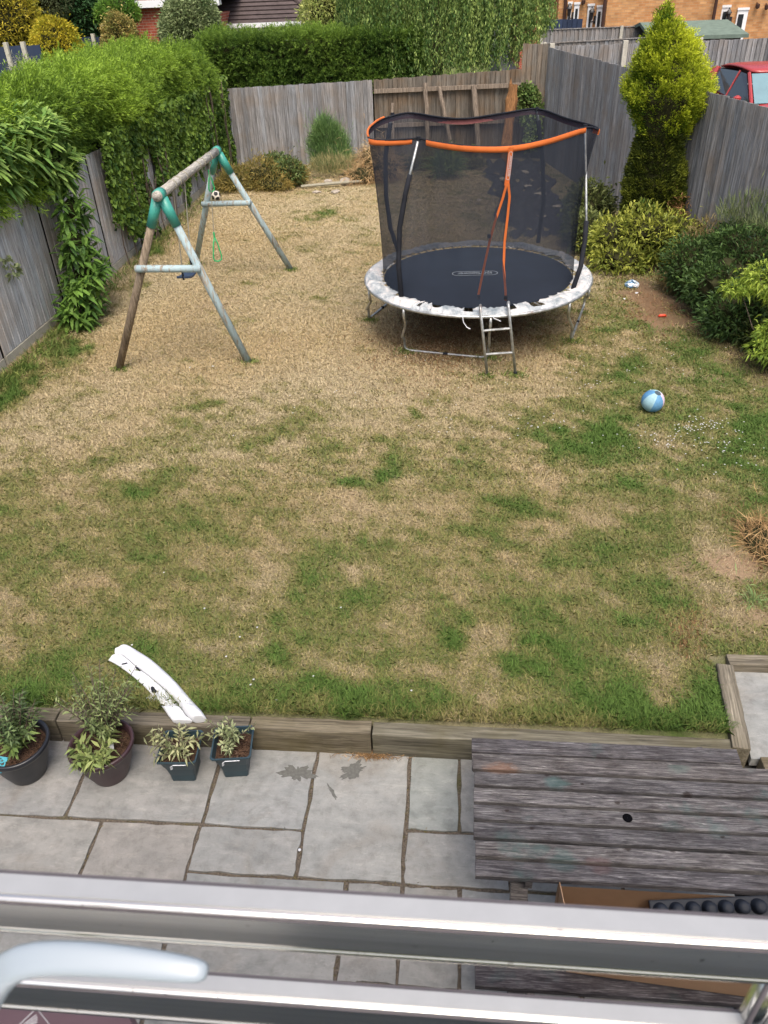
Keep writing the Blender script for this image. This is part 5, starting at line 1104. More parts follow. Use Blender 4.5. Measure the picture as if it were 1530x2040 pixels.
# ------------------------------------------------------------------ swing frame
sw = empty('garden_swing', (-3.4, 10.8, 0), 'wooden A frame swing with worn blue legs and green brackets', 'swing'); o = Vector(sw.location)
bn, bf = Vector(G(313, 391, 2.1)), Vector(G(434, 299, 1.93))
bx = (bf-bn).normalized()
MB().tube([L_(bn-bx*.02), L_(bn.lerp(bf, .3)), L_(bn.lerp(bf, .6)), L_(bf+bx*.02)], .055, 14).build('top_beam', M['swing_beam'], sw, smooth=True)
feet = [(237, 736), (495, 722), (390, 526), (580, 538)]
F4 = [Vector(G(x, y)) for x, y in feet]; F4[2] = Vector((F4[2].x-.25, F4[2].y+.35, 0)) if False else F4[2]
tn, tf = bn+bx*.09-Vector((0, 0, .07)), bf-bx*.09-Vector((0, 0, .07))
legs = []
for i, (f_, t_, mt, sx_) in enumerate(((F4[0], tn, 'swing_wood', -1), (F4[1], tn, 'swing_blue', 1), (F4[2], tf, 'swing_blue', -1), (F4[3], tf, 'swing_blue', 1))):
    t2 = t_+Vector((.04*sx_, 0, 0)); f2 = f_+(f_-t2)*.03
    lo = MB().tube([L_(f2), L_(f2.lerp(t2, .5)), L_(t2)], [.047, .047, .045], 12).build('leg', M[mt], sw, smooth=True); legs.append((f2, t2))
    if i == 0: lo['label'] = 'bare brown weathered leg'
    q = t2.lerp(f2, .13); MB().tube([L_(t2+(t2-f2).normalized()*.03), L_(q)], [.062, .055], 14).build('bracket', M['green_plastic'], sw, smooth=True)
for b_, s_ in ((bn, 1), (bf, -1)):
    MB().tube([L_(b_+bx*.02*s_), L_(b_+bx*.17*s_)], .066, 16).build('bracket_collar', M['green_plastic'], sw, smooth=True)
for (a, b, y1, y2) in ((0, 1, 533, 533), (2, 3, 405, 402)):
    def onleg(k, py):
        f2, t2 = legs[k]; best = min((abs(1020-FPX*float(np.dot(np.array(f2.lerp(t2, s))-cC, cU))/float(np.dot(np.array(f2.lerp(t2, s))-cC, cF))-py), s) for s in [j/200 for j in range(201)]); return f2.lerp(t2, best[1])
    p, q = onleg(a, y1), onleg(b, y2); d = (q-p).normalized(); fr = Vector((0, -.055, 0)) if a == 0 else Vector((0, -.05, 0))
    MB().tube([L_(p-d*.06+fr), L_(q+d*.04+fr)], .042, 12).build('cross_bar', M['swing_blue'], sw, smooth=True)
def onbeam(px):
    best = min((abs(765+FPX*float(np.dot(np.array(bn.lerp(bf, s))-cC, cR))/float(np.dot(np.array(bn.lerp(bf, s))-cC, cF))-px), s) for s in [j/300 for j in range(301)]); return bn.lerp(bf, best[1])
def zfor(P_, py):
    best = min((abs(1020-FPX*float(np.dot(np.array((P_.x, P_.y, z_))-cC, cU))/float(np.dot(np.array((P_.x, P_.y, z_))-cC, cF))-py), z_) for z_ in [j/200 for j in range(400)]); return best[1]
mb = MB()
for px in (343, 352, 365, 392, 401, 415):
    p = onbeam(px); mb.tube([L_(p-bx*.015), L_(p+bx*.015)], .062, 14); mb.tube([L_(p-Vector((0, 0, .05))), L_(p-Vector((0, 0, .12)))], .012, 6)
mb.build('hanger_band', M['rope'], sw)
# flat swing seat on ropes
sp = onbeam(352); zs_ = .33; x_, y_ = sp.x, sp.y
sc_ = Vector((W(372, 533, sp.y)[0], sp.y, zfor(Vector((W(372, 533, sp.y)[0], sp.y, 0)), 543)))
st_ = empty('hanging_swing', tuple(sc_), 'dark blue plastic swing seat on pale ropes under the near end of the beam', 'swing seat'); o = sc_
mb = MB(); vs = []
for i in range(9):
    y2 = -.20+.4*i/8; z2 = .035*math.cos((i/8-.5)*math.pi*1.0)*-1+.02; vs += [(-.085, y2, z2), (.085, y2, z2), (.085, y2, z2-.03), (-.085, y2, z2-.03)]
fs = [(i*4+k, i*4+(k+1) % 4, (i+1)*4+(k+1) % 4, (i+1)*4+k) for i in range(8) for k in range(4)]+[(3, 2, 1, 0), (32, 33, 34, 35)]
mb.add(vs, fs); mb.build('seat', M['seat_blue'], st_, bevel=.006)
for k, px in ((-1, 343), (1, 365)):
    t_ = onbeam(px)-Vector((0, 0, .12)); MB().tube([L_(t_), (0, .19*k, .03)], .008, 6).build('rope', M['rope'], st_)
    MB().tube([(0, .19*k, -.03), (0, .19*k, .16)], .014, 6).build('rope_clip', M['foam'], st_)
# green trapeze rings
def tring(px, pyt, pyb, wpx, beam_px, label, rope_from=None):
    b_ = onbeam(beam_px); x_ = W(px, (pyt+pyb)/2, b_.y)[0]; P_ = Vector((x_, b_.y, 0)); z0, z1 = zfor(P_, pyb), zfor(P_, pyt); r = empty('hand_ring', (x_, b_.y, z0), label, 'ring', 'green hand rings on the swing'); h = z1-z0
    w_ = h*.36; pts = [(0, 0, h), (-w_*.25, 0, h*.72), (-w_*.5, 0, h*.2), (-w_*.42, 0, .02), (0, 0, 0), (w_*.42, 0, .02), (w_*.5, 0, h*.2), (w_*.25, 0, h*.72), (0, 0, h)]
    pts = [Vector((p[0]*math.cos(.6), p[0]*math.sin(.6), p[2])) for p in pts]
    MB().tube(pts, .011, 8).build('grip', M['green_ring'], r, smooth=True); MB().tube([(0, 0, h-.01), (0, 0, h+.07)], .014, 8).build('neck', M['green_ring'], r)
    t_ = b_-Vector((0, 0, .08)); MB().tube([(0, 0, h+.06), tuple(t_-Vector(r.location))], .007, 6).build('rope', M['rope'], r)
tring(431, 472, 521, 14, 415, 'bright green ring hanging low on a long rope'); tring(420, 348, 382, 16, 420, 'green ring wound up high beside the far bracket')

# ------------------------------------------------------------------ small things on the lawn
def ballmesh(name, loc, r, label, cat, fn, rot=(0, 0, 0)):
    import bmesh
    bm = bmesh.new(); bmesh.ops.create_uvsphere(bm, u_segments=48, v_segments=32, radius=r); me = bpy.data.meshes.new(name)
    bm.faces.ensure_lookup_table(); lay = bm.loops.layers.float_color.new('col')
    for f in bm.faces:
        c = fn(f.calc_center_median().normalized()); f.smooth = True
        for l in f.loops: l[lay] = c
    bm.to_mesh(me); bm.free(); me.materials.append(M['ballskin']); o_ = bpy.data.objects.new(name, me); COL.objects.link(o_); o_.location = loc; o_.rotation_euler = rot
    return tag(o_, label, cat)
mm = Mat('ball_skin', 0.6, 0.3); mm.base(mm.mix(mm.attr(), mm.ramp(mm.noise(mm.coord(), 30, 5), [(0.3, (.8, .8, .8, 1)), (.7, (1.05, 1.05, 1.05, 1))]), 1.0, 'MULTIPLY')); M['ballskin'] = mm.m
def beach(d):
    a = (math.degrees(math.atan2(d.y, d.x))+360) % 360; k = int(a//60)
    if d.z > .95: return lin(70, 84, 90)
    return [lin(96, 146, 184), lin(204, 184, 200), lin(196, 206, 210), lin(150, 184, 188), lin(86, 136, 176), lin(150, 186, 196)][k]
bp = G(1297, 818); ballmesh('beach_ball', (bp[0], bp[1], .118), .122, 'faded blue and white panelled beach ball on the lawn', 'ball', beach, (math.radians(-18), math.radians(12), math.radians(-104)))
def soccer(d):
    # black pentagons at the twelve icosahedron corners
    g_ = (1+5**.5)/2; V_ = [Vector(v).normalized() for s in (1, -1) for t in (1, -1) for v in ((0, s, t*g_), (s, t*g_, 0), (t*g_, 0, s))]
    return lin(40, 40, 42) if max(d.dot(v) for v in V_) > .915 else lin(216, 212, 200)
fp = G(431, 400); ballmesh('football', (fp[0], fp[1], .11), .11, 'black and white football by the back left border', 'ball', soccer, (.4, .3, .2))
def lump(name, px, py, r, mat, label, cat, z0=0, flat=.6, group=None, seed=1, sub=2):
    import bmesh
    g_ = G(px, py, z0); bm = bmesh.new(); bmesh.ops.create_icosphere(bm, subdivisions=sub, radius=r); rr_ = random.Random(seed)
    ph = [rr_.uniform(0, 6) for _ in range(3)]
    for v in bm.verts:
        c = v.co; k = 1+.25*math.sin(c.x/r*3+ph[0])+.2*math.sin(c.y/r*4+ph[1])+rr_.uniform(-.08, .08); v.co = Vector((c.x*k*1.2, c.y*k, max(-r*.3, c.z*k*flat)))
    me = bpy.data.meshes.new(name); bm.to_mesh(me); bm.free(); me.materials.append(mat); o_ = bpy.data.objects.new(name, me); COL.objects.link(o_); o_.location = (g_[0], g_[1], z0+r*.2)
    return tag(o_, label, cat, group)
lump('rock', 690, 366, .16, M['stone'], 'largest pale rock by the plank edge at the back of the lawn', 'rock', seed=3)
lump('rock', 655, 362, .08, M['stone'], 'small pale rock left of the largest one at the back of the lawn', 'rock', seed=5)
lump('rock', 668, 384, .10, M['stone'], 'flat stone in the grass just in front of the plank edge', 'rock', seed=8, flat=.3)
lump('rock', 632, 384, .09, M['stone'], 'flat stone furthest left in front of the plank edge', 'rock', seed=9, flat=.3)
a, b = G(600, 376), G(725, 368); tag(MB().tube([(*a[:2], .05), tuple((np.array([*a[:2], .07])+np.array([*b[:2], .07]))/2), (*b[:2], .08)], [.03, .035, .03], 8).build('edging_plank', M['post'] if False else M['rope']), 'pale thin pole edging the border at the back of the lawn', 'pole')
a, b = G(683, 352), G(703, 340); tag(MB().tube([(*a[:2], .05), (*b[:2], .3)], .02, 6).build('stick', M['rope']), 'pale stick poking out of the straw heap', 'stick')
# black sheeting and rubble behind the trampoline
pl = [G(x, y) for x, y in ((985, 330), (1078, 318), (1150, 400), (1165, 470), (1060, 480), (985, 450), (960, 390))]
mb = MB(); nx_ = 26; vs, fs = [], []
P4 = [G(960, 325), G(1075, 322), G(1160, 470), (G(1010, 475))]
for i in range(nx_):
    for j in range(nx_):
        u_, v_ = i/(nx_-1), j/(nx_-1); p = (P4[0]*(1-u_)+P4[1]*u_)*(1-v_)+(P4[3]*(1-u_)+P4[2]*u_)*v_
        vs.append((p[0]+.12*math.sin(j*.9), p[1]+.12*math.sin(i*1.3), .06+.05*math.sin(i*1.1+j*.7)+.04*math.sin(j*2.1)+rnd.uniform(-.02, .02) if 0 < i < nx_-1 and 0 < j < nx_-1 else .0))
fs = [(i*nx_+j, (i+1)*nx_+j, (i+1)*nx_+j+1, i*nx_+j+1) for i in range(nx_-1) for j in range(nx_-1)]
tag(mb.add(vs, fs).build('plastic_sheet', M['sheet'], smooth=True), 'crumpled black plastic sheeting over the soil behind the trampoline', 'sheeting')
for i, (px, py, r_, lab) in enumerate([(1040, 345, .11, 'pale rubble lump farthest back on the black sheeting'), (1000, 358, .08, 'small rubble lump at the left edge of the black sheeting'), (1075, 388, .09, 'flat pale rubble piece in the middle of the black sheeting'),
    (1108, 412, .06, 'rubble piece at the right of the black sheeting'), (1052, 372, .07, 'rubble bit between the larger lumps on the black sheeting'), (955, 400, .05, 'white scrap on the bare soil seen through the net'), (1085, 432, .05, 'nearest scrap on the black sheeting')]):
    lump('rubble', px, py, r_, M['stone'], lab, 'rubble', z0=.06, flat=.4, group='rubble behind the trampoline', seed=20+i)
# litter
g_ = G(1258, 570); mb = MB(); r_ = .09
import bmesh
bm = bmesh.new(); bmesh.ops.create_icosphere(bm, subdivisions=3, radius=r_)
for v in bm.verts: v.co = Vector((v.co.x*1.2+rnd.uniform(-.014, .014), v.co.y+rnd.uniform(-.014, .014), max(0, v.co.z+rnd.uniform(-.018, .018))*.9))
me = bpy.data.meshes.new('crisp_packet'); bm.to_mesh(me); bm.free()
mm = Mat('crumpled_foil', 0.3, 0.6, 0.3); mm.base(mm.ramp(mm.noise(mm.coord(), 14, 4), [(.42, lin(70, 112, 150)), (.5, lin(170, 190, 200)), (.6, lin(210, 210, 214))])); me.materials.append(mm.m)
pk = bpy.data.objects.new('crumpled_packet', me); COL.objects.link(pk); pk.location = (g_[0], g_[1], 0); tag(pk, 'crumpled blue and silver packet on the soil right of the trampoline', 'litter')
M['red'] = plain('orange_red_plastic', lin(200, 70, 44), .4, .5); g_ = G(1319, 633)
ob = MB().tube([(-.055, 0, .02), (-.03, .005, .03), (.03, .01, .03), (.055, .012, .02)], [.012, .02, .02, .012], 8).build('plastic_toy', M['red'], smooth=True); ob.location = (g_[0], g_[1], 0); tag(ob, 'small orange red plastic piece on the bare soil', 'toy')
for px, py, lab in ((1012+0, 0, None), (1244, 596, 'white scrap on the grass nearest the crumpled packet'), (1268, 584, 'pale torn paper below the crumpled packet'), (425, 731, 'white crumb on the dry grass under the swing frame, right one'), (378, 733, 'white crumb on the dry grass under the swing frame, left one')):
    if lab: lump('scrap', px, py, .022, M['white'], lab, 'litter', flat=.5, seed=px, sub=1)
g_ = G(793, 1499, PZ); ob = MB().lathe([(.001, .016), (.018, .018), (.022, .012), (.022, 0), (.019, 0)], (0, 0, 0), 20).build('bottle_cap', M['green_ring'], smooth=True); ob.location = (g_[0], g_[1], PZ+.001); tag(ob, 'green plastic bottle cap on the patio by the sleeper', 'cap')
g_ = G(597, 1694, PZ); ob = MB().lathe([(.001, .012), (.008, .010), (.010, .004), (.004, 0)], (0, 0, 0), 10).build('pebble', M['white'], smooth=True); ob.location = (g_[0], g_[1], PZ); tag(ob, 'tiny white pebble in a patio joint', 'pebble')
# dry straw swept against the sleeper
n = 420; c0 = G(745, 1502, PZ); P = np.c_[c0[0]+rng.normal(0, .09, n), np.minimum(c0[1]+rng.normal(0, .022, n), 3.23), np.full(n, PZ+.004)+rng.random(n)*.02]
tag(leaf_mesh('straw_litter', P, np.c_[rng.normal(0, 1, (n, 2)), rng.normal(0, .12, n)], .05*rng.uniform(.4, 1.3, n), .004, vary(lin(110, 84, 56), lin(190, 156, 112), n), M['leaf'], None, 0), 'dry straw and leaf litter swept against the sleeper by the green cap', 'litter', kind='stuff')
# moss and crumbs in the joints
n = 1600; jl = []
for (x0, x1, y0, y1) in rects[:24]:
    jl += [(x0, y0, x1, y0), (x0, y0, x0, y1)]
jw = np.array([math.hypot(a[2]-a[0], a[3]-a[1]) for a in jl]); k = rng.choice(len(jl), n, p=jw/jw.sum()); u_ = rng.random(n); J = np.array(jl)[k]
P = np.c_[J[:, 0]+(J[:, 2]-J[:, 0])*u_+rng.normal(0, .006, n), J[:, 1]+(J[:, 3]-J[:, 1])*u_+rng.normal(0, .006, n), np.full(n, PZ-.006)]; kk = (snoise(P, 4, 55)+.4*snoise(P, 11, 56)) > .05; P = P[kk & (P[:, 1] < 3.2)]; n = len(P)
tag(leaf_mesh('joint_moss', P, np.c_[rng.normal(0, .7, (n, 2)), np.ones(n)*.35], .020*rng.uniform(.5, 1.4, n), .005, vary(lin(70, 70, 40), lin(140, 126, 84), n), M['leaf'], None, 0), 'moss and dry crumbs in the joints of the patio', 'moss', kind='stuff')

# ------------------------------------------------------------------ torn white foam pad on the lawn
pad = empty('foam_pad', tuple(G(320, 1370)), 'curved torn strip of white foam padding lying on the lawn edge', 'padding'); o = Vector(pad.location)
outer = [G(x, y, .05) for x, y in ((232, 1292), (250, 1279), (292, 1302), (335, 1338), (375, 1382), (402, 1414), (413, 1432))]
midl = [G(x, y, .045) for x, y in ((226, 1300), (240, 1298), (276, 1328), (318, 1360), (350, 1395), (372, 1425), (385, 1436))]
inner = [G(x, y, .02) for x, y in ((215, 1316), (222, 1318), (252, 1337), (288, 1368), (316, 1400), (334, 1426), (346, 1442))]
def resample(P_, k):
    P_ = [Vector(p) for p in P_]; out = []
    for i in range(k):
        f = i/(k-1)*(len(P_)-1); j = min(int(f), len(P_)-2); out.append(P_[j].lerp(P_[j+1], f-j))
    return [sum((out[max(0, min(k-1, i+d))] for d in (-1, 0, 1)), Vector())/3 for i in range(k)]
K_ = 40; A_, B_, C__ = resample(outer, K_), resample(midl, K_), resample(inner, K_)
def strip(E1, E2, h1, h2, name):
    vs, fs = [], []; nn = 6
    for i in range(K_):
        for j in range(nn+1):
            f = j/nn; p = E1[i].lerp(E2[i], f); hz = .012+(h1*(1-f)+h2*f)*math.sin(max(.0, min(1, f))*math.pi)**.5+.004*math.sin(i*.9+j)
            lift = .0 if p.y > 3.38 else .02
            vs.append(L_((p.x, p.y, .012+hz+lift)))
        vs.append(L_((E2[i].x, E2[i].y, .006))); vs.append(L_((E1[i].x, E1[i].y, .006)))
    w_ = nn+3
    for i in range(K_-1):
        for j in range(w_): fs.append((i*w_+j, i*w_+(j+1) % w_, (i+1)*w_+(j+1) % w_, (i+1)*w_+j))
    fs += [tuple(range(w_-1, -1, -1)), tuple((K_-1)*w_+j for j in range(w_))]
    return MB().add(vs, fs).build(name, M['white'], pad, smooth=False, sub=1)
strip(A_, B_, .042, .042, 'rolled_edge'); strip(B_, C__, .012, .010, 'flat_flap')
for px, py, w1_, w2_, a_ in ((275, 1333, .03, .008, -.7), (306, 1374, .035, .014, -.8), (248, 1322, .022, .005, .4)):
    g_ = Vector(G(px, py, .04)); poly = []
    for k in range(9): t = 6.283*k/9; x, y = w1_*math.cos(t), w2_*math.sin(t)*(1+.3*math.sin(3*t)); poly.append((g_.x+x*math.cos(a_)-y*math.sin(a_)-o.x, g_.y+x*math.sin(a_)+y*math.cos(a_)-o.y))
    MB().prism(poly, .038, .043).build('tear', M['foam'], pad)
g_ = G(305, 1394); ob = MB().box((-.03, -.025, 0), (.025, .03, .012), jit=.006).build('foam_scrap', M['white'], bevel=.003); ob.location = (g_[0], g_[1], .012); ob.rotation_euler = (0, 0, -.5); tag(ob, 'small torn off foam square beside the white pad', 'foam scrap')

# ------------------------------------------------------------------ potted plants
def pot_plant(px, py, label, mat, R, Rb, H, foliage_fn, square=False, rot=0.0, extra=None):
    g_ = G(px, py, PZ); r = empty('potted_plant', (g_[0], g_[1], PZ), label, 'potted plant', 'potted shrubs along the sleeper edge', rz=rot)
    if not square:
        MB().lathe([(.001, .002), (Rb, .002), (Rb*1.02, .01), (Rb+(R-Rb)*.5, H*.42), (R*.90, H*.80), (R*.93, H*.84), (R*1.0, H*.86), (R*1.03, H*.92), (R*1.03, H*.97), (R, H), (R*.93, H*.99), (R*.90, H*.90), (R*.86, H*.7)], n=48).build('pot', mat, r, smooth=True)
        pr = [(.001, H*.80), (R*.5, H*.805), (R*.88, H*.78)]; MB().lathe(pr, n=32).build('soil', M['soil'], r, smooth=False)
    else:
        def sq(w, z_): c = w*.12; return [(-w+c, -w, z_), (w-c, -w, z_), (w, -w+c, z_), (w, w-c, z_), (w-c, w, z_), (-w+c, w, z_), (-w, w-c, z_), (-w, -w+c, z_)]
        pro = [(Rb*.98, 0), (Rb, .01), (Rb*1.03, H*.25), (Rb+(R-Rb)*.30, H*.55), (Rb+(R-Rb)*.72, H*.85), (R*.96, H*.95), (R*1.03, H*.955), (R*1.03, H), (R*.95, H), (R*.90, H*.9), (R*.75, H*.6)]
        vs, fs = [], []
        for w_, z_ in pro: vs += sq(w_, z_)
        for i in range(len(pro)-1):
            for k in range(8): fs.append((i*8+k, i*8+(k+1) % 8, (i+1)*8+(k+1) % 8, (i+1)*8+k))
        fs.append(tuple(range(7, -1, -1))); MB().add(vs, fs).build('pot', mat, r)
        MB().add(sq(R*.86, H*.80)+[(0, 0, H*.82)], [(k, (k+1) % 8, 8) for k in range(8)]).build('soil', M['soil'], r)
    n = 260; a = rng.uniform(0, 6.28, n); rd = np.sqrt(rng.random(n))*R*.8
    leaf_mesh('bark_chips', np.c_[np.cos(a)*rd, np.sin(a)*rd, np.full(n, H*.81)+rng.random(n)*.01], np.c_[rng.normal(0, 1, (n, 2)), rng.normal(0, .3, n)], .022, .010, vary(lin(60, 44, 36), lin(112, 88, 70), n), M['leaf'], r, 0)
    foliage_fn(r, H)
    return r
def sprigs(r, H, stems, L, Wd, c1, c2, per=16, spread=.2, top=.35, stemr=.004, bx=0, by=0, droop=.2, lean=(0, 0)):
    mb = MB(); P, D, T = [], [], []
    for s_ in range(stems):
        a = rnd.uniform(0, 6.283); rd = spread*math.sqrt(rnd.random()); h = top*rnd.uniform(.55, 1.05)
        p0 = Vector((bx+rnd.uniform(-.02, .02), by+rnd.uniform(-.02, .02), H*.8)); p2 = Vector((bx+rd*math.cos(a)+lean[0]*h, by+rd*math.sin(a)+lean[1]*h, H*.8+h)); p1 = p0.lerp(p2, .5)+Vector((0, 0, h*.12))
        mb.tube([p0, p1, p2], [stemr, stemr*.8, stemr*.5], 5); tone = rnd.random()
        for k in range(per):
            f = .28+.72*(k+rnd.random())/per; q = p0.lerp(p1, f*2) if f < .5 else p1.lerp(p2, f*2-1); d = (p2-p1).normalized(); a2 = k*2.4+rnd.uniform(-.4, .4)
            s1_ = d.orthogonal().normalized(); s2_ = d.cross(s1_); P.append(q); D.append(d*.55+(s1_*math.cos(a2)+s2_*math.sin(a2))*.9); T.append(min(1, tone*.5+rnd.random()*.5))
    P, D, T = np.array([tuple(p) for p in P]), np.array([tuple(d) for d in D]), np.array(T); n = len(P)
    mb.build('stem', M['bark'], r); leaf_mesh('foliage', P, D, L*rng.uniform(.6, 1.25, n), Wd, vary(c1, c2, n, T), M['leaf'], r, droop)
OL1, OL2 = lin(62, 84, 44), lin(160, 172, 116)
def f1(r, H): sprigs(r, H, 50, .050, .012, lin(46, 66, 44), lin(124, 144, 92), 22, .19, .34, by=.03); sprigs(r, H, 8, .085, .024, lin(96, 120, 66), lin(150, 170, 100), 14, .10, .16, bx=.03, by=-.04)
def f2(r, H): sprigs(r, H, 60, .052, .011, OL1, OL2, 17, .26, .42, by=.06, lean=(-.05, .35)); sprigs(r, H, 16, .085, .022, lin(100, 124, 66), lin(170, 180, 116), 15, .15, .16, by=-.08)
def f3(r, H): sprigs(r, H, 18, .060, .016, lin(90, 104, 62), lin(196, 196, 150), 13, .19, .15, bx=-.02)
def f4(r, H): sprigs(r, H, 18, .052, .015, lin(90, 108, 66), lin(190, 196, 150), 12, .17, .18, by=.03)
pr = pot_plant(58, 1536, 'leftmost bushy plant in a black round pot with a blue tag', M['pot_black'], .20, .115, .30, f1)
tg_ = MB().box((-.035, -.10, 0), (.035, .0, .002)); q = tg_.build('plant_label', plain('blue_label', lin(76, 160, 176), .4, .4, var=.25, scale=40), pr); q.location = (-.05, -.085, .255); q.rotation_euler = (.35, 0, -.1)
pr = pot_plant(222, 1538, 'large feathery plant in a plum brown round pot', M['pot_brown'], .20, .115, .30, f2)
q = MB().box((-.016, 0, 0), (.016, .002, .07)).build('plant_label', M['white'], pr); q.location = (.07, -.02, .25); q.rotation_euler = (-.5, 0, .2)
pr = pot_plant(372, 1536, 'sprawling silvery plant in a dark teal square pot, nearer the plum pot', M['pot_teal'], .125, .078, .25, f3, True, .06)
def tag_white(pr, x0, x1, z_): 
    mb = MB(); y = -.128; mb.tube([(x0, y, z_-.045), (x0+.004, y-.006, z_-.01), (x0+.02, y-.008, z_+.005), (x1, y-.008, z_+.006)], [(.009, .003), (.008, .003), (.005, .002), (.004, .002)], 6); mb.build('plant_label', M['white'], pr)
tag_white(pr, -.03, .07, .235)
pr = pot_plant(474, 1528, 'small upright plant in a dark teal square pot, rightmost of the pots', M['pot_teal'], .125, .078, .25, f4, True, .12)
tag_white(pr, -.05, .06, .235)

# ------------------------------------------------------------------ picnic table
TBX0, TBX1 = 0.147, 1.70
pt = empty('picnic_table', ((TBX0+TBX1)/2, 2.355, PZ), 'weathered grey picnic table with attached benches and a parasol hole', 'picnic table'); o = Vector(pt.location)
def plank(y0, y1, z_, th_, x0, x1, name, tone, hole=None, edge=.0):
    mb = MB(); n = 26; vs, fs = [], []
    ys_ = [y0, y0+.004, (y0+y1)/2, y1-.004, y1]; 
    for i in range(n+1):
        x = x0+(x1-x0)*i/n
        for y in ys_: vs.append(L_((x, y+rnd.uniform(-.0012, .0012), z_+(0 if ys_[0] < y < ys_[-1] else -.004)+rnd.uniform(-.001, .001))))
        vs.append(L_((x, y1, z_-th_))); vs.append(L_((x, y0, z_-th_)))
    w_ = 7
    for i in range(n):
        for j in range(w_): fs.append((i*w_+j, i*w_+(j+1) % w_, (i+1)*w_+(j+1) % w_, (i+1)*w_+j))
    fs += [tuple(range(w_-1, -1, -1)), tuple(n*w_+j for j in range(w_))]
    ob = mb.add(vs, fs, tone).build(name, M['table'], pt); return ob
tones = [(1.02, 1, .98, 1), (.85, .86, .88, 1), (1.1, 1.1, 1.1, 1), (1.0, 1.01, 1.03, 1), (.74, .75, .78, 1), (1.15, 1.15, 1.15, 1), (.80, .8, .84, 1)]
ty0, ty1, tz = 2.010, 2.705, 0.55; bw = (ty1-ty0)/7
hc = G(1250, 1630, tz)
for k in range(7):
    y0 = ty0+bw*(6-k)+.009; y1 = y0+bw-.018; plank(y0, y1, tz+rnd.uniform(-.001, .001), .035, TBX0+rnd.uniform(-.004, .004), TBX1+rnd.uniform(-.01, .01), 'table_board', tones[k])
MB().lathe([(.0245, .0), (.001, .0)], L_((hc[0], hc[1], tz+.0025)), 24).build('parasol_hole', plain('hole_dark', (.004, .004, .005, 1), 1, 0), pt)
for base, ys_ in ((0, (2.845, 2.955)), (1, (1.665, 1.775))):
    for j, y0 in enumerate(ys_): plank(y0, y0+.101, .25, .035, TBX0+.005, TBX1-.01, 'bench_board', [(1.06, 1.05, 1.03, 1), (.85, .85, .88, 1), (.6, .58, .62, 1), (.62, .6, .64, 1)][base*2+j])
for x in (TBX0+.22, TBX1-.24):
    for s_ in (-1, 1):
        MB().beam(L_((x, 2.355+s_*.58, PZ)), L_((x, 2.355+s_*.18, tz-.035)), .035, .085, (1, 0, 0), (.9, .88, .86, 1)).build('leg', M['table'], pt, bevel=.004)
    MB().box(L_((x+.02, 1.62, .12)), L_((x+.055, 3.09, .214)), c=(.88, .86, .85, 1)).build('bench_support', M['table'], pt, bevel=.004)
    MB().box(L_((x+.02, 2.04, tz-.13)), L_((x+.055, 2.68, tz-.036)), c=(.88, .86, .85, 1)).build('top_support', M['table'], pt, bevel=.004)
# paint stains and chalk marks worked into the boards
def tstain(px, py, rx, ry, col_, name, seed, h=.0022):
    c = G(px, py, tz+h); r0 = random.Random(seed); row = int((c[1]-ty0)/bw); y0 = ty0+bw*row+.010; y1 = y0+bw-.020; poly = []
    for k in range(28):
        t = 6.283*k/28; q = 1+.2*math.sin(3*t+seed)+r0.uniform(-.12, .12); poly.append((c[0]+rx*q*math.cos(t)-o.x, min(y1, max(y0, c[1]+ry*q*math.sin(t)))-o.y))
    MB().prism(poly, tz-PZ+.0003, tz-PZ+h).build(name, col_, pt)
mm = Mat('orange_wood_stain', .85, .2); vv = mm.coord((3, 40, 40)); mm.base(mm.ramp(mm.noise(vv, 1.5, 6, .7), [(.3, lin(96, 72, 58)), (.7, lin(150, 104, 74))])); M['ostain'] = mm.m

# ------------------------------------------------------------------ cardboard box and cell tray
cz = .53
k1, k2 = G(1113, 1752, cz), G(1600, 1768, cz); n1, n2 = np.array([k1[0]+.03, 1.745, cz]), np.array([k2[0]+.1, 1.665, cz])
cb_ = empty('cardboard_box', (0.9, 1.8, .25), 'open brown cardboard box on the near bench of the picnic table', 'box'); o = Vector(cb_.location)
cor = [Vector(k1), Vector(k2), Vector(n2), Vector(n1)]
zb_ = .262
for i, (nm) in enumerate(('far_side', 'right_side', 'near_side', 'left_side')):
    a, b = cor[i], cor[(i+1) % 4]; d = (b-a).normalized(); nn_ = Vector((-d.y, d.x, 0))*-.004
    A = [a, b, b+nn_, a+nn_]; bot = [Vector((p.x, p.y, zb_)) for p in A]; top = [Vector((p.x, p.y, cz)) for p in A]
    if i == 0: bot = [Vector((p.x, min(p.y, 1.99), zb_)) for p in A]; top = [Vector((p.x, min(p.y, 2.0)+ (0 if True else 0), cz)) for p in A]
    MB().add([L_(p) for p in bot+top], [(0, 1, 2, 3), (7, 6, 5, 4), (0, 4, 5, 1), (1, 5, 6, 2), (2, 6, 7, 3), (3, 7, 4, 0)]).build(nm, M['card'], cb_)
MB().add([L_((p.x, min(p.y, 1.99), zb_+.003)) for p in cor]+[L_((p.x, min(p.y, 1.99), zb_+.007)) for p in cor], [(0, 1, 2, 3), (7, 6, 5, 4)]).build('base', M['card_in'], cb_)
ty_ = empty('cell_tray', tuple(G(1300, 1800, .52)), 'black plastic cell tray lying tilted in the cardboard box', 'tray', rz=math.radians(6)); o = Vector(ty_.location)
mb = MB(); nx_, ny_ = 7, 3; pit = .072
def cup(cx_, cy_, up=1):
    prof = [(.034, 0), (.033, .006), (.028, .040), (.024, .052), (.012, .056), (.001, .056)]
    mb.lathe([(r0, z0*up) for r0, z0 in prof], (cx_, cy_, 0), 18)
for i in range(nx_):
    for j in range(ny_): cup(.03+i*pit, -.03-j*pit)
tr_ = mb.build('cells', M['tray'], ty_, smooth=True)
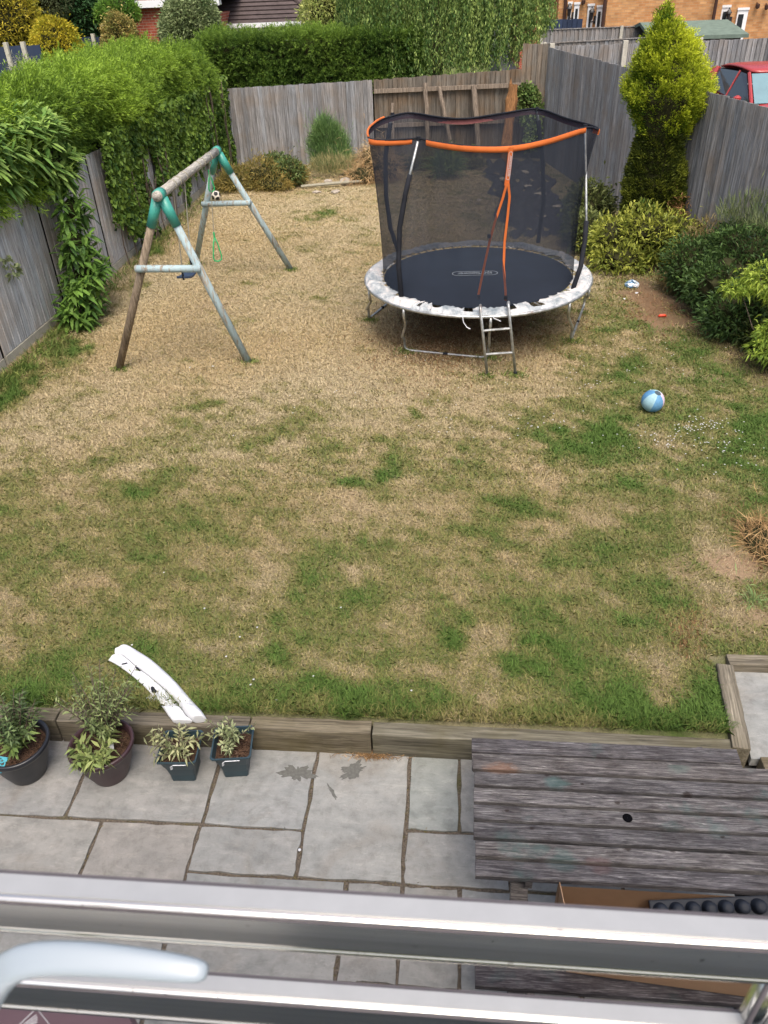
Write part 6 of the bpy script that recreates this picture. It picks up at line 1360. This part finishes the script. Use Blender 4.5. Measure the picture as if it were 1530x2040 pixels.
mb = MB(); mb.box((-.012, -ny_*pit-.0, -.004), (nx_*pit+.01, .012, .0)); mb.box((-.014, .010, -.02), (nx_*pit+.012, .014, .004)); mb.box((-.014, -ny_*pit-.004, -.022), (-.010, .012, .004))
mb.box((-.012, -ny_*pit-.004, -.05), (nx_*pit+.01, -ny_*pit, .002)); mb.build('rim', M['tray'], ty_, bevel=.002)
ty_.rotation_euler = (math.radians(28), math.radians(-4), math.radians(4))

# ------------------------------------------------------------------ window frame rails and handle, close to the lens
mm = Mat('brushed_aluminium', 0.2, 0.5, 1.0); vv = mm.coord((1.2, 60, 60)); nz_ = mm.noise(vv, 1.2, 5, .6); sp_ = mm.noise(mm.coord(), 130, 2)
mm.base(mm.mix(mm.ramp(nz_, [(.3, lin(196, 193, 188)), (.7, lin(232, 229, 222))]), mm.ramp(sp_, [(.24, (.45, .43, .42, 1)), (.32, (1, 1, 1, 1))]), 1.0, 'MULTIPLY'))
M['alu'] = mm.m
M['alu_lit'] = plain('alu_sky_lit', lin(178, 178, 176), .34, .5, .45, var=.05, scale=30)  # paler copy of the rail metal, bright sky reflection put into its colour
M['gasket'] = plain('dark_gasket', lin(84, 80, 84), .6, .3)
wf = empty('window_frame', (0, .28, 3.5), 'blurred silver window frame rails with a white handle close to the lens', 'window frame'); o = Vector(wf.location)
YR = .28
def rail(py_top, py_g, py_b, x0, x1):
    """py at the middle of the picture: back edge of the top face, front edge, foot of the front face"""
    zg, zb = W(765, py_g, YR)[2], W(765, py_b, YR)[2]; yt = G(765, py_top, zg)[1]; hh = zg-zb; dp = yt-YR
    prof = [(YR, zb), (YR-.0015, zb+hh*.03), (YR-.0015, zb+hh*.09), (YR, zb+hh*.12), (YR, zg-hh*.10), (YR-.0025, zg-hh*.09), (YR-.003, zg-hh*.02), (YR-.001, zg), (YR+dp*.12, zg+.0006), (YR+dp*.9, zg+.001), (YR+dp, zg-.001), (YR+dp, zb)]
    m_ = len(prof); vs = [L_((x0, y, z_)) for y, z_ in prof]+[L_((x1, y, z_)) for y, z_ in prof]
    fs = [(k, (k+1) % m_, m_+(k+1) % m_, m_+k) for k in range(m_)]+[tuple(range(m_-1, -1, -1)), tuple(range(m_, 2*m_))]
    ob = MB().add(vs, fs).build('rail', M['alu'], wf, bevel=.0008)
    MB().box(L_((x0, YR+dp*.06, zg+.0008)), L_((x1, YR+dp*.93, zg+.0022))).build('lit_top_strip', M['alu_lit'], ob)
    MB().box(L_((x0, YR-.0034, zg-hh*.115)), L_((x1, YR-.0004, zg-hh*.085))).build('gasket', M['gasket'], ob)
    MB().box(L_((x0, YR+dp-.001, zg-.004)), L_((x1, YR+dp+.0025, zg+.0004))).build('gasket', M['gasket'], ob)
    return zg, zb, dp
r1 = rail(1786, 1832, 1908, -.6, .6)
xr = W(1500, 2020, YR+.01)[0]
r2 = rail(1968, 2004, 2066, -.6, xr-.004)
px_ = W(1516, 1990, YR+.012)[0]
MB().tube([L_((px_, YR+.012, r1[1]+.004)), L_((px_, YR+.012, r2[1]-.06))], .0095, 16).build('stile', M['alu'], wf, smooth=True)
MB().tube([L_((px_-.0085, YR+.002, r1[1]+.004)), L_((px_-.0085, YR+.002, r2[1]-.06))], .002, 8).build('gasket', M['gasket'], wf, smooth=True)
# mauve glass reflection painted on an opaque panel, with an etched triangle mark
M['mauve'] = plain('mauve_reflection', lin(104, 84, 92), .5, .4, var=.12, scale=9)
zq = r2[1]; xl, xr2 = W(-60, 2030, YR+.02)[0], W(262, 2030, YR+.02)[0]
sl_ = MB().box(L_((xl-.05, YR+.018, zq-.10)), L_((xr2, YR+.024, zq-.001))).build('lower_panel', M['mauve'], wf)
def wl(a, b, r_=.0004): MB().tube([L_(W(*a, YR+.0175)), L_(W(*b, YR+.0175))], r_, 5).build('etched_line', M['white'], sl_)
for a, b in (((40, 2040), (67, 2014)), ((77, 2014), (98, 2040)), ((48, 2040), (72, 2022)), ((53, 2040), (74, 2026)), ((58, 2041), (74, 2031)), ((63, 2041), (74, 2036))): wl(a, b)
# lever handle
def D_(px, py, dist): d = ray(px, py); return cC+d*(dist/FPX)
M['handle'] = plain('white_handle', lin(142, 152, 160), .35, .5, var=.02, scale=3)
hp = [D_(-70, 2080, .52), D_(-35, 2010, .49), D_(-5, 1945, .465), D_(40, 1912, .46), D_(110, 1907, .458), D_(200, 1911, .456), D_(300, 1921, .454), D_(380, 1932, .452), D_(408, 1936, .452), D_(415, 1937, .452)]
k = .46/FPX
MB().tube([L_(p) for p in hp], [(38*k, 20*k), (38*k, 22*k), (36*k, 24*k), (33*k, 24*k), (32*k, 24*k), (31*k, 24*k), (28*k, 22*k), (24*k, 20*k), (19*k, 16*k), (8*k, 8*k)], 20, sq=tuple(cU)).build('handle', M['handle'], wf, smooth=True, sub=1)

# ------------------------------------------------------------------ wall and sill of the house the picture is taken from
hw = empty('house_wall', (0, -.1, PZ), 'pale rendered wall and grey sill of the near house below the window', 'house'); o = Vector(hw.location)
MB().box(L_((-5, -.35, PZ)), L_((5, -.02, 3.15))).build('wall', concrete('grey_render', lin(150, 150, 150)), hw)
MB().box(L_((-1.2, -.45, 3.16)), L_((1.2, .12, 3.22))).build('sill', plain('grey_sill', lin(232, 232, 232), .5, .4, var=.1, scale=4), hw, bevel=.004)
MB().box(L_((-.16, -.30, 3.221)), L_((.42, .10, 3.30))).build('dark_reflect_block', plain('dark_block', lin(30, 40, 46), .9, .1), hw, bevel=.02)  # unseen dark block added for its dark reflection in the rails
